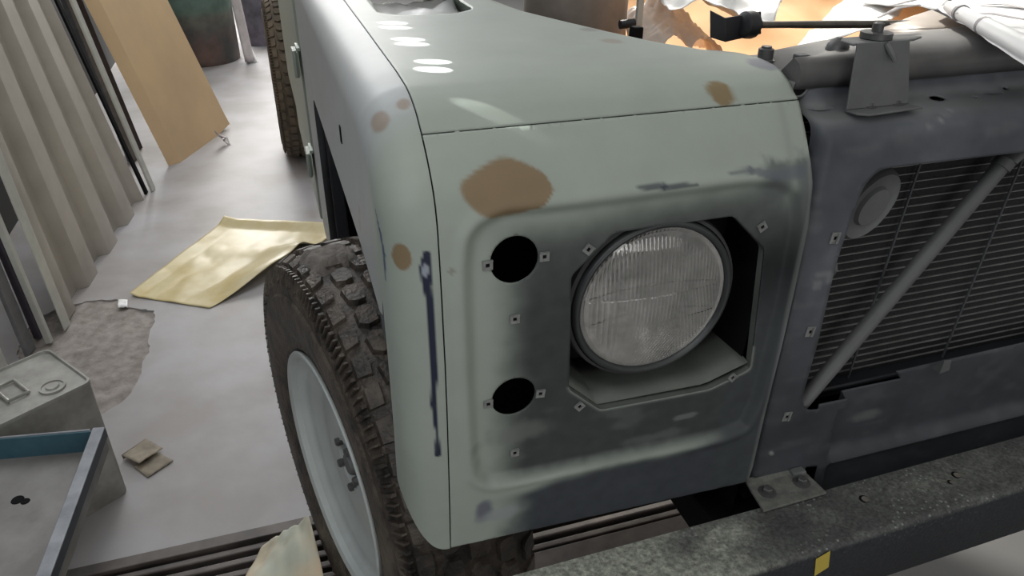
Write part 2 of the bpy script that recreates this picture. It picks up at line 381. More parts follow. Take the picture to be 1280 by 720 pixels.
class Painter:
    """paints real stains, filler and over-spray of the vehicle skin, placed on the surface in metres"""
    def __init__(s, V): s.V = np.array(V)
    def at(s, px, py):
        d = s.V-CAM; z = d@FW; u = 640+F*(d@RT)/z; v = 360-F*(d@UP)/z
        return s.V[np.argmin((u-px)**2+(v-py)**2+z*.5)]
    def blob(s, C, c, r, col, soft=.25, rough=.25, a=1.):
        """c centre point, r=(along x/y, along z) radii"""
        D = s.V-c; h = np.hypot(D[:, 0], D[:, 1]) if len(r) == 2 else None
        sg = D
        if len(r) == 2: q = np.sqrt(((np.abs(D[:, 0])+np.abs(D[:, 1])*.5)/r[0])**2+(D[:, 2]/r[1])**2)
        else: q = np.sqrt((D[:, 0]/r[0])**2+(D[:, 1]/r[1])**2+(D[:, 2]/r[2])**2)
        idx = np.where(q < 1.7)[0]
        for i in idx:
            v = s.V[i]; k = q[i]+rough*fbm(v[0]+v[1], v[2], 0, 38, 3)
            m = a*(1-sst(1-soft, 1+soft*.3, k)); C[i] = C[i]*(1-m)+np.array(col)*m
    def line(s, C, pts, wd, col, a=1.):
        for A, B, w0, w1 in zip(pts[:-1], pts[1:], wd[:-1], wd[1:]):
            d = B-A; t = np.clip(((s.V-A)@d)/(d@d+1e-12), 0, 1); q = np.linalg.norm(s.V-(A+t[:, None]*d), axis=1); ww = w0+(w1-w0)*t
            for i in np.where(q < ww*2.2)[0]:
                v = s.V[i]; k = q[i]/ww[i]+.12*fbm(v[0], v[1], v[2], 60, 2); m = a*(1-sst(.7, 1.15, k)); C[i] = C[i]*(1-m)+np.array(col)*m
BROWN = (.24, .175, .105); NAVY = (.018, .022, .045); PLUM = (.14, .14, .19); G = np.array(GREEN)

def wing_front():
    # lower edge follows the photo: slight crown with rounded left corner
    g = .0008
    out = [(g, .587), (XR-.008, .574), (XR-.002, .58)]
    zt = lambda x: crease_z(x)-.0008
    out += [(XR, z) for z in np.linspace(.6, 1.03, 20)]+[(XR, zt(XR))]
    out += [(x, zt(x)) for x in np.linspace(XR, g, 30)[1:]]
    out[0] = (g, .588)
    octo = rounded([fsurf(p, DREC) for p in ((714, 345), (768, 291), (917, 270), (956, 311), (938, 462), (887, 487), (751, 513), (711, 487))], .006, 3)
    c1 = circle(fsurf((643, 325), DREC), .0253); c2 = circle(fsurf((642, 496), DREC), .0253)
    v, f = cdt(out, [octo, c1, c2], .0028)
    V = [front_map(*p) for p in v]
    P = Painter(V); C = np.zeros((len(V), 3))
    OA = np.array(octo); OB = np.roll(OA, -1, 0)
    def octd(x, z):
        if z > .80: return 1
        d = OB-OA; t = np.clip(((np.array([x, z])-OA)*d).sum(1)/((d*d).sum(1)+1e-12), 0, 1); q = OA+d*t[:, None]; return float(np.hypot(*(q-np.array([x, z])).T).min())
    dark = np.array((.052, .058, .058)); mid = np.array((.135, .148, .14)); nv = np.array((.050, .056, .066))
    for i, (x, y, z) in enumerate(V):
        n = fbm(x, z, 0, 12, 4); st = fbm(x*.6, z*1.4, 4, 14, 3)
        r = recdist(x, z)
        c = G.copy()
        # sanded-through darker primer: inside the lamp recess
        zx = .040+.010*n+.006*st
        tz = 1.025+.008*n+.01*sst(.12, .3, x)
        k = sst(zx, zx+.060, x)*(1-sst(tz-.055, tz, z))
        kk = 1-.33*sst(.96-.03, .99, z)
        lz = .685+.012*n
        inn = sst(-.002, .01, r)
        lowband = 1-sst(lz-.012, lz+.02, z)
        c = c*(1-k*inn)+dark*k*inn*1.0
        if inn > 0:   # lighter scuffs
            sc = sst(.15, .5, st+.3*n)*k*inn*.35*(1-sst(.78, .84, z)); c = c*(1-sc)+mid*sc
            dk = sst(.90, 1.0, z)*.35*k*inn; c = c*(1-dk)+mid*dk
        # below the recess
        zb = .655+.005*n+.013*sst(.07, .15, x)
        b = (1-sst(zb-.012, zb+.010, z+.018*x/XR*0))*sst(.035+.02*n, .10+.03*n, x)
        c = c*(1-b)+nv*b
        # ridge between: paler line on lower recess lip
        rid = math.exp(-((r-.006)/(.0048+.005*max(0, 1-x/.12)))**2)*(z < .75)*(1-sst(.12, .40, x)*.45)*(.75+.6*fbm(x, z, 8, 60, 2))
        c = c*(1-.55*rid)+(G*.62)*.55*rid
        # right hand border: grey, darkening downwards
        rb = sst(.345, .375, x)*(1-sst(1.03+.012*fbm(x, z, 2, 60), 1.045+.012*fbm(x, z, 2, 60), z))
        rc = np.array((.13, .145, .14))*sst(.90, 1.02, z)+np.array((.055, .062, .066))*(1-sst(.8, .98, z))
        c = c*(1-rb)+rc*rb
        bev = math.exp(-((x-(.398-.0*(z)))/.006)**2)*sst(.97, 1.0, z)*.6; c = c*(1-bev)+G*.8*bev
        edge = sst(XR-.007, XR, x)*(1-sst(1.03, 1.05, z))*.5; c = c*(1-edge)+np.array((.30, .32, .31))*edge
        c = c*(1+.16*fbm(x, z, 1, 55, 3)*(k*inn+b)+.05*fbm(x*.4, z*1.8, 6, 70, 2)*(k*inn+b))
        e_ = math.exp(-(octd(x, z)/.0022)**2)*.8; c = c*(1-e_)+np.array((.24, .26, .235))*e_
        C[i] = c
    at = P.at
    P.blob(C, at(634, 237), (.047, .027), BROWN, .10, .07)
    P.blob(C, at(668, 236), (.020, .020), BROWN, .08, .07)
    P.line(C, [at(800, 233), at(830, 234), at(872, 231)], [.003, .0035, .002], NAVY, .7)
    P.line(C, [at(915, 218), at(940, 214), at(970, 218), at(1000, 214)], [.003, .004, .006, .008], (.12, .13, .15), .75)
    P.blob(C, at(605, 640), (.014, .020), (.10, .10, .15), .5, .3, .8)
    P.blob(C, at(625, 642), (.030, .014), (.30, .32, .33), .6, .3, .8)
    P.blob(C, at(857, 521), (.020, .005), (.17, .18, .185), .4, .2, .7)
    P.blob(C, at(650, 540), (.045, .018), (.17, .18, .17), .6, .4, .6)
    P.blob(C, at(820, 545), (.05, .01), (.15, .155, .155), .6, .4, .5)
    P.blob(C, at(565, 340), (.004, .004), (.25, .26, .22), .3)
    wf = mesh('wing_front_panel', V, f, M['paint'], CAR, cols=C, smooth=50, solid=.0018, offset=-1)
    mb = MB(); n_ = len(octo); mb.add([front_map(*p) for p in octo]+[(p[0], front_map(*p)[1]+.011, p[1]) for p in octo], [(i, (i+1) % n_, n_+(i+1) % n_, n_+i) for i in range(n_)]); mb.build('lamp_opening_edge', M['sill'], wf, smooth=40)
    # square clip nuts with a hole
    def clip(px, py, rot, bent=0):
        x, z = fsurf((px, py), DREC); y = front_map(x, z)[1]-.0006
        T = Matrix.Translation((x, y, z)) @ Matrix.Rotation(rot, 4, 'Y')
        mb = MB(); s = .0052
        a = .0021; t = .0016
        for (x0, x1, z0, z1) in ((-s, s, a, s), (-s, s, -s, -a), (-s, -a, -a, a), (a, s, -a, a)): mb.box((x0, -t, z0), (x1, 0, z1), T=T)
        mb.box((-a, -.0002, -a), (a, 0, a), 1, T=T)
        mb.box((-s, -t*1.8, s-.001), (s, -t, s), T=T)
        mb.build('clip_nut', [M['clip'], M['black']], wf, smooth=0)
    for p in ((609, 331, 0), (680, 320, 0), (610, 504, 0), (675, 491, .1), (643, 398, 0), (643, 565, 0), (735, 311, .7), (952, 283, -.6), (915, 471, .8), (724, 507, -.7)): clip(*p)
    return wf
WF = wing_front()

def wing_top():
    # parameter (x, s): s along the surface from the crease
    S = np.linspace(.0008, 1.15, 400); ys = np.array([prof(.2, s)[0] for s in S])
    def xr(y): return interp(y, [0, .10, .153, .2, .223, .30, .396, .508, .8, 1.3], [XR, .419, .404, .383, .368, .335, .300, .262, .22, .19])
    out = [(.0008, .0008), (XR, .0008)]
    for s in np.linspace(.01, 1.1, 60): out.append((xr(prof(.4, s)[0]), s))
    out += [(.0008, 1.1)]
    s_at = lambda y: float(np.interp(y, ys, S))
    hole = rounded([(.035, s_at(.50)), (.06, s_at(.475)), (.14, s_at(.47)), (.175, s_at(.50)), (.18, s_at(.80)), (.045, s_at(.80))], .012, 4)
    v, f = cdt(out, [hole], .0048)
    V = []
    for x, s in v:
        y, z = prof(x, s); e = xr(y)-x
        z -= .010*(1-sst(0, .04, e))*sst(.12, .25, y)
        V.append((x, y, z))
    P = Painter(V); C = np.tile(G*.98, (len(V), 1)); at = P.at
    global GLINT; GLINT = tuple(at(607, 138))
    grey = np.array((.36, .385, .37))
    for i, (x, y, z) in enumerate(V):
        k = sst(.06, .3, y+.05*fbm(x, y, 0, 8))*.6; C[i] = C[i]*(1-k)+grey*k
    P.blob(C, at(903, 117), (.017, .0155, .03), (.22, .165, .09), .15, .25)
    P.blob(C, at(764, 51), (.013, .016, .03), (.28, .24, .2), .3, .2, .7)
    P.blob(C, at(737, 37), (.013, .014, .03), (.22, .22, .21), .3, .2, .7)
    P.blob(C, at(952, 78), (.020, .016, .02), PLUM, .3, .3, .8); P.blob(C, at(905, 53), (.03, .010, .02), PLUM, .4, .3, .7)
    o = mesh('wing_top_panel', V, f, M['paint'], CAR, cols=C, smooth=50, solid=.0018, offset=-1)
    # edge return along the engine bay
    mb = MB(); ed = [(xr(y)-.001, y, float(np.interp(y, [0, .6], [1.118, 1.112]))-.008) for y in np.linspace(.16, 1.0, 20)]
    V2 = [(x, y, z) for x, y, z in ed]+[(x-.004, y, z-.05) for x, y, z in ed]; n = len(ed)
    mb.add(V2, [(i, i+1, n+i+1, n+i) for i in range(n-1)]); mb.build('wing_top_flange', M['wing_plain'], CAR, solid=.0015)
    return o
wing_top()

def wing_side():
    R_ = .047; XS = -.05
    # left profile curve, dense
    Pn = LC[(LC[:, 1] > .50)]; 
    d = np.r_[0, np.cumsum(np.hypot(*(Pn[1:]-Pn[:-1]).T))]
    s0 = float(np.interp(.587, Pn[:, 1][:1000], d[:1000])) if True else 0
    tt = np.r_[np.linspace(s0, s0+.62, 330), np.linspace(s0+.625, d[-1]-.06, 90)]
    Y = np.interp(tt, d, Pn[:, 0]); Z = np.interp(tt, d, Pn[:, 1])
    k = np.exp(-np.linspace(-2, 2, 9)**2); k /= k.sum()
    ty = np.gradient(Y, tt); tz = np.gradient(Z, tt); 
    ty = np.convolve(np.pad(ty, 4, mode='edge'), k, 'valid'); tz = np.convolve(np.pad(tz, 4, mode='edge'), k, 'valid')
    L = np.hypot(ty, tz); ny, nz_ = tz/L, -ty/L       # inward normal
    nph = 36; V = []; idx = {}
    for i in range(len(tt)):
        for j in range(nph+1):
            ph = math.pi/2*min(1, j/(nph-2))
            X = -.0008+(XS+.0008)*math.sin(ph)**.9; q = R_*(1-math.cos(ph))+.004*max(0, j-(nph-2))
            y = Y[i]+ny[i]*q; z = Z[i]+nz_[i]*q
            fr = -X/.05; low = .075*max(0, fr)**2.6
            if z < .9: z = z+low*(1-sst(.587, .80, Z[i]))
            V.append((X, y, z))
    Fc = [(i*(nph+1)+j, i*(nph+1)+j+1, (i+1)*(nph+1)+j+1, (i+1)*(nph+1)+j) for i in range(len(tt)-1) for j in range(nph)]
    # flat side: from the inner edge of the roll
    edge = [(V[i*(nph+1)+nph][1], V[i*(nph+1)+nph][2]) for i in range(len(tt))]
    start = next(i for i, e in enumerate(edge) if e[1] > .93)
    b = edge[start:][::4]+[edge[-1]]; b = [(y_, z_+(.004 if y_ > .12 else 0)) for y_, z_ in b]; yend = b[-1][0]
    poly = b+[(yend, .50), (.935, .50), (.93, .86), (.915, .895), (.885, .906), (.30, .906), (.21, .905), (.12, .895), (.075, .89), (b[0][0]+.012, .90)]
    # close the roll down the arch front: a narrow return
    v2, f2 = cdt_keep(poly, .012)
    V2 = [(XS+.0004, y, z) for y, z in v2]
    base = len(V); V += V2; Fc += [tuple(base+i for i in t) for t in f2]
    V = np.array(V)
    P = Painter(V); C = np.tile(G, (len(V), 1)); at = P.at
    cool = np.array((.40, .42, .43))
    for i, (x, y, z) in enumerate(V):
        kk = sst(.02, .10, y+.02*fbm(y, z, 0, 10))*.9; C[i] = C[i]*(1-kk)+cool*kk
    P.blob(C, at(503, 320), (.012, .014), BROWN, .12, .12)
    P.blob(C, at(474, 152), (.012, .016, .012), (.28, .22, .17), .3, .2, .8); P.blob(C, at(503, 131), (.008, .010, .010), (.28, .22, .17), .3, .2, .8)
    pl = [(533, 318), (528, 335), (533, 352), (537, 375), (541, 420), (544, 470), (543, 505), (545, 540), (546, 568)]
    P.line(C, [at(*p) for p in pl], [.0035, .0035, .0045, .004, .0035, .004, .003, .002, .0035], NAVY)
    P.line(C, [at(534, 318), at(538, 335), at(537, 355)], [.0028, .002, .0028], NAVY)
    P.blob(C, at(533, 338), (.0035, .008), (.30, .33, .38), .3, .1)
    P.line(C, [at(469, 262), at(475, 290), at(480, 318), at(482, 350)], [.001, .0022, .0024, .001], (.06, .08, .14), .9)
    P.line(C, [at(450, 262), at(451, 280)], [.002, .002], (.28, .24, .2), .7)
    o = mesh('wing_side_panel', V, Fc, M['paint'], CAR, cols=C, smooth=50)
    # side repeater slot
    c = onX((426, 168), XS)
    mb = MB(); mb.box((XS-.0012, c[1]-.006, c[2]-.012), (XS+.01, c[1]+.006, c[2]+.012)); mb.build('side_lamp_slot', M['black'], o, bevel=.002)
    # folded return flange round the wheel opening
    mb = MB()
    def fl(P_):
        V_ = [(XS+.0005, y, z) for y, z in P_]+[(XS+.018, y, z) for y, z in P_]; n = len(P_); mb.add(V_, [(i, i+1, n+i+1, n+i) for i in range(n-1)])
    fl([(.935, .50), (.93, .86), (.915, .895), (.885, .906), (.30, .906), (.21, .905), (.12, .895), (.075, .89), (.048, .86)])
    mb.build('arch_flange', M['dark'], CAR, solid=.0015)
def cdt_keep(poly, step): return cdt(poly, [], step)
wing_side()

def wing_inner():
    # dark liner behind the outer skin: inner wing wall, arch roof, closing plate behind the lamp
    mb = MB()
    mb.box((.28, .12, .50), (.286, 1.2, 1.06)); mb.box((-.044, .10, .955), (.28, 1.2, .96))
    mb.box((.03, .10, .60), (.28, .106, .955)); mb.box((-.044, 1.19, .45), (.28, 1.2, .95))
    mb.box((-.04, .94, .45), (-.03, 1.19, .95))
    mb.build('wheel_arch_liner', M['black'], CAR, smooth=0)
    # seam packing strips behind the panel joints
    mb = MB(); mb.tube([(0, front_y(0, z)+.0035, z) for z in np.linspace(.60, 1.088, 40)], .0022, 6); 
    mb.tube([(0, LC[i, 0]+(.003 if LC[i, 1] < 1.115 else 0), LC[i, 1]-.0035) for i in range(700, 1560, 12) if LC[i, 1] > 1.094], .0022, 6)
    mb.tube([(x, prof(x, 0)[0]+.003, prof(x, 0)[1]-.002) for x in np.linspace(.004, XR-.004, 20)], .002, 6)
    mb.build('seam_sealer', M['black'], CAR)
    # struts seen through the arch
    mb = MB(); mb.box((-.035, .90, .3), (-.01, .925, .90)); mb.build('arch_stay', M['navy'], CAR, bevel=.003)
wing_inner()

def headlamp():
    c = Vector((.2445, .012, .891)); T = Matrix.Translation(c) @ Matrix.Rotation(math.radians(90), 4, 'X') @ Matrix.Rotation(0, 4, 'Z')   # local z -> -y (towards the viewer)
    # housing: shallow box pan behind the opening
    mb = MB(); y0, y1 = .020, .095; x0, x1, z0, z1 = .135, .398, .735, 1.0
    P0 = [(x0, z0+.03), (x0, z1-.04), (x0+.05, z1), (x1-.04, z1), (x1, z1-.04), (x1-.012, z0+.03), (x1-.06, z0), (x0+.045, z0)]
    n = len(P0)
    mb.add([(x, y0, z) for x, z in P0]+[(x*.93+.244*.07, y1, z*.93+.88*.07) for x, z in P0], [(i, (i+1) % n, n+(i+1) % n, n+i) for i in range(n)]+[tuple(n+i for i in range(n))])
    hb = mb.build('headlamp_housing', M['black'], CAR, smooth=0)
    # dusty floor plate of the pan
    mb = MB(); mb.grid(lambda a, b: (.143+.246*a, .0098+.078*b, interp(.143+.246*a, [.143, .186, .33, .389], [.798, .7560, .7540, .774])+.008*b), 24, 4); mb.build('housing_sill', M['sill'], hb, solid=.002)
    mb = MB(); mb.lathe([(.086, -.06), (.1, -.058), (.103, -.03), (.104, -.006), (.102, .0), (.0985, .002), (.0985, -.004), (.086, -.02)], T, 72, cap=False)
    bowl = mb.build('headlamp_bowl', M['bowl'], hb, smooth=40)
    mb = MB(); mb.lathe([(.0885, .004), (.090, .0085), (.0930, .0095), (.0962, .007), (.0972, .001), (.0965, -.006), (.0885, -.006), (.0885, .004)], T, 96, cap=False)
    mb.build('headlamp_rim', M['lampring'], hb, smooth=60)
    # sealed beam: reflector dish
    mb = MB(); mb.lathe([(.0882, .002)]+[(.088*math.sqrt(t), -.045*(1-t)) for t in (.93, .8, .65, .5, .35, .2, .1, .04, .008)], T, 72, cap=True)
    mb.build('reflector', M['reflector'], hb, smooth=60)
    mb = MB(); mb.lathe([(.002, -.004), (.012, -.006), (.013, -.02), (.010, -.024)], T, 24); mb.build('bulb_shield', M['steel'], hb)
    # fluted convex lens with real prisms
    n = 210; V, Fc, idx = [], [], {}
    Rr = .0886
    for i in range(n+1):
        for j in range(n+1):
            u, v = -1+2*i/n, -1+2*j/n
            # square to disc
            X = u*math.sqrt(1-v*v/2); Z = v*math.sqrt(1-u*u/2); r2_ = X*X+Z*Z
            h = .004+.0125*(1-r2_)
            x, z = X*Rr, Z*Rr; e = 1-sst(.86, .97, math.sqrt(r2_))
            if z > .012: fl = .00024*math.sin(x/.0046*2*math.pi)
            elif x > .030: fl = .0003*math.sin((x+.25*z)/.0046*2*math.pi)
            elif x < -.045: fl = .0002*math.sin(x/.0068*2*math.pi)
            elif x > -.03 and z > -.022: fl = .00024*math.sin(x/.0046*2*math.pi)
            elif x > -.016 and z < -.040: fl = .0002*math.sin((x-.6*z)/.0046*2*math.pi)
            else: fl = .00012*math.sin(z/.011*2*math.pi)
            if abs(z-.012) < .0011 or abs(z+.022) < .0008: fl -= .0005
            V.append(T @ Vector((x, z, h+fl*e)))
    Fc = [(i*(n+1)+j, (i+1)*(n+1)+j, (i+1)*(n+1)+j+1, i*(n+1)+j+1) for i in range(n) for j in range(n)]
    # back surface
    b = len(V)
    for i in range(n+1):
        for j in range(n+1):
            u, v = -1+2*i/n, -1+2*j/n; X = u*math.sqrt(1-v*v/2); Z = v*math.sqrt(1-u*u/2); V.append(T @ Vector((X*Rr, Z*Rr, .0005+.0125*(1-X*X-Z*Z))))
    Fc += [tuple(b+k for k in f[::-1]) for f in Fc]
    ring = [i*(n+1) for i in range(n)]+[n*(n+1)+j for j in range(n)]+[i*(n+1)+n for i in range(n, 0, -1)]+[j for j in range(n, 0, -1)]
    Fc += [(ring[k], ring[(k+1) % len(ring)], b+ring[(k+1) % len(ring)], b+ring[k]) for k in range(len(ring))]
    mesh('lens', V, Fc, M['lens'], hb, smooth=60)
headlamp()

# ---- grille surround / radiator panel
GY = .015
def grille():
    x0, x1 = .436, 1.17
    poly = [(1122, 208), (1098, 213), (1080, 232), (1062, 280), (1045, 330), (1022, 430), (1002, 500), (1006, 510), (1012, 513), (1023, 512), (1024, 506), (1137, 482), (1131, 473), (1280, 438)]
    op = [(onY(p, GY)[0], onY(p, GY)[2]) for p in poly]; op = op[:-1]+[(1.12, .690), (1.12, 1.006)]
    op = rounded(op, [.01, .02, .02, .01, .01, .01, .012, .006, .004, .002, .002, .002, .002, .02, .02], 3)
    # profile over s
    S = [0, .42, 1.045, 1.056, 1.066, 1.076, 1.090, 1.112, 1.122, 1.128, 1.158]
    Y = [GY+.004, GY, GY, GY+.0015, GY+.006, GY+.014, GY+.026, GY+.044, GY+.049, GY+.051, GY+.053]
    Zz = [0, .42, 1.045, 1.055, 1.064, 1.070, 1.0735, 1.0765, 1.079, 1.084, 1.108]
    tl = [(x0+.002, .558), (.528, .543), (.531, .556), (.552, .552), (.556, .43), (x1, .43), (x1, 1.158), (x0-.004, 1.158), (x0-.004, 1.07), (x0-.006, 1.02), (x0+.006, .85)]
    holes = [op]
    holes.append(circle((.618, 1.106), .010, 14, .009)); holes.append(circle((.728, 1.116), .004, 10)); holes.append(circle((.67, 1.098), .0025, 8)) 
    v, f = cdt(tl, holes, .006)
    vt = [(.558, .640), (.566, .652)]
    V = []
    def bumpf(x, s):
        y = 0
        # valance below the opening is set back, with a rolled lip at its foot
        L_ = interp(s, [.50, .562, .645, .68], [.572, .568, .560, .566])
        m = sst(L_-.001, L_+.006, x)*(1-sst(.678, .69, s) if x < .60 else 1)*(1-sst(.70, .72, s))
        top = 1-sst(.646, .654, s) if x < .575 else 1
        lip = math.exp(-((s-(.548))/.011)**2)*.014
        y += m*top*(.017-lip)
        # left edge rolls back
        y += .020*(1-sst(x0-.008, x0+.008, x))
        # lip round the opening
        return y
    for x, s in v:
        y = interp(s, S, Y)+bumpf(x, s); z = interp(s, S, Zz)
        for bx in (.455, .70, .775): # stiffening swages on the upright
            if s > 1.11: y -= .010*math.exp(-((x-bx)/.016)**2)*(1-sst(1.125, 1.15, s))
        V.append((x, y, z))
    P = Painter(V); C = np.zeros((len(V), 3))
    for i, (x, y, z) in enumerate(V):
        n = fbm(x, z, y, 9, 4); n2 = fbm(x*.4+z*.5, z-x*.3, 3, 40, 3)
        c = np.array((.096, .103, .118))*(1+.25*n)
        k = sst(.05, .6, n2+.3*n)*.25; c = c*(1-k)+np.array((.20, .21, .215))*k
        dn = 1-sst(.62, .9, z); c = c*(1-.42*dn)*(1+.12*fbm(x, z, 2, 50, 3))  # panel darkens towards the bottom, shade put into the colour
        if z > 1.062: t = sst(1.062, 1.072, z)*(1-sst(1.08, 1.09, z))*.5; c = c*(1-t)+np.array((.21, .215, .21))*t
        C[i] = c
    for a, b in (((1160, 160), (1176, 148)), ((1176, 148), (1186, 140)), ((1042, 345), (1020, 352)), ((1040, 352), (1016, 362)), ((1036, 340), (1020, 344))):
        P.line(C, [P.at(*a), P.at(*b)], [.002, .002], (.24, .25, .26), .6)
    P.blob(C, P.at(1085, 520), (.03, .01), (.16, .165, .16), .6, .4, .6); P.blob(C, P.at(964, 566), (.003, .003), (.3, .3, .3), .4)
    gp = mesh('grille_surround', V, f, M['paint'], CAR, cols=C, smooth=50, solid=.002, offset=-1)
    for px, py, ty in ((1043, 297, 1), (1012, 414, 1), (983, 520, 1)):
        c = onY((px, py), GY); mb = MB(); T = Matrix.Translation((c[0], GY-.0005, c[2])) @ Matrix.Rotation(.12, 4, 'Y')
        s, a, t = .0065, .0024, .0016
        for (xa, xb, za, zb) in ((-s, s, a, s*1.1), (-s, s, -s*1.1, -a), (-s, -a, -a, a), (a, s, -a, a)): mb.box((xa, -t, za), (xb, 0, zb), T=T)
        mb.box((-a, -.0003, -a), (a, .001, a), 1, T=T); mb.box((a-.001, -.0035, -s), (a+.001, -t, s), T=T)
        mb.build('clip_nut', [M['clip'], M['black']], gp, smooth=0)
    # upright spring clip tab on the valance
    c = onY((1165, 474), GY+.01); mb = MB()
    mb.hexa([(c[0]-.008, GY-.004, .683), (c[0]+.012, GY-.002, .684), (c[0]+.012, GY+.014, .684), (c[0]-.008, GY+.012, .683), (c[0]-.006, GY-.004, .706), (c[0]+.012, GY, .700), (c[0]+.012, GY+.002, .700), (c[0]-.006, GY-.001, .706)]); mb.build('clip_nut', M['dark2'], gp, bevel=.0006)
    # horn behind the opening's upper corner
    mb = MB(); q = [onY(p, .045) for p in ((1068, 283), (1110, 232))]
    a, b = Vector(q[0]), Vector(q[1]); 
    V_ = []
    cc = (a+b)/2; ax = (b-a).normalized(); pn = ax.cross(Vector((0, 1, 0)))
    for (r, dy) in ((.92, .060), (.97, .034), (1.0, .028), (1.02, .012), (.99, .004), (.90, -.003), (.84, -.001), (.55, .001), (.5, -.005), (.05, -.006)):
        for k in range(48):
            t = 2*math.pi*k/48; V_.append(cc+(ax*math.cos(t)*.050+pn*math.sin(t)*.032)*r+Vector((0, dy, 0)))
    n = 48; mb.add(V_, [(i*n+k, i*n+(k+1) % n, (i+1)*n+(k+1) % n, (i+1)*n+k) for i in range(9) for k in range(n)]+[tuple(9*n+k for k in range(n))])
    mb.tube([(cc.x-.045, .05, cc.z-.04), (cc.x-.048, .03, cc.z-.075), (cc.x-.05, .03, cc.z-.085)], [.005, .006, .003], 8)
    mb.build('horn', M['dark2'], CAR, smooth=40)
    # diagonal stay
    A, B = Vector(onY((1262, 195), .05)), Vector(onY((1012, 492), .035)); d = (A-B).normalized()
    mb = MB(); mb.tube([B-d*.03, B, A-d*.012], .0105, 16); mb.tube([A-d*.018, A-d*.006], .0128, 16); mb.tube([A-d*.006, A+d*.03, A+d*.06], [.015, .022, .024], 16, flat=.5)
    mb.build('diagonal_stay', M['dark2'], CAR, smooth=40)
    # radiator
    rx0, rx1, rz0, rz1 = .455, 1.20, .655, 1.085; ry = .075
    mb = MB(); mb.box((rx0, ry+.006, rz0), (rx1, ry+.05, rz1)); rad = mb.build('radiator_core', M['core'], CAR, smooth=0)
    mb = MB(); z = rz0+.008; k = 0
    while z < rz1:
        mb.box((rx0, ry+.0035, z), (rx1, ry+.008, z+.0013)); z += .0118
    mb.build('cooling_fins', M['fin'], rad, smooth=0)
    mb = MB(); 
    for x in (.635, .81, .985): mb.tube([(x-.012, ry-.003, rz0), (x+.012, ry-.003, rz1)], .0018, 8)
    mb.build('core_tie_rods', M['dark'], rad)
    mb = MB(); mb.box((rx0, ry-.01, rz0-.022), (rx1, ry+.05, rz0-.001)); mb.tube([(rx0, ry-.012, rz0-.004), (rx1, ry-.012, rz0-.004)], .005, 8); mb.build('radiator_lower_frame', M['navy'], rad, bevel=.003)
    mb = MB(); mb.box((.44, .16, .45), (1.4, .17, 1.08)); mb.box((.436, .04, .40), (.440, .17, 1.05)); mb.box((.404, .10, .46), (.438, .106, 1.05)); mb.box((.45, .035, .50), (1.4, .16, .51)); mb.build('fan_cowl', M['black'], CAR, smooth=0)
    mb = MB(); mb.tube([(.60, .10, .60), (.602, .10, .66)], .008, 10); mb.build('drain_tap', M['dark'], rad)
grille()

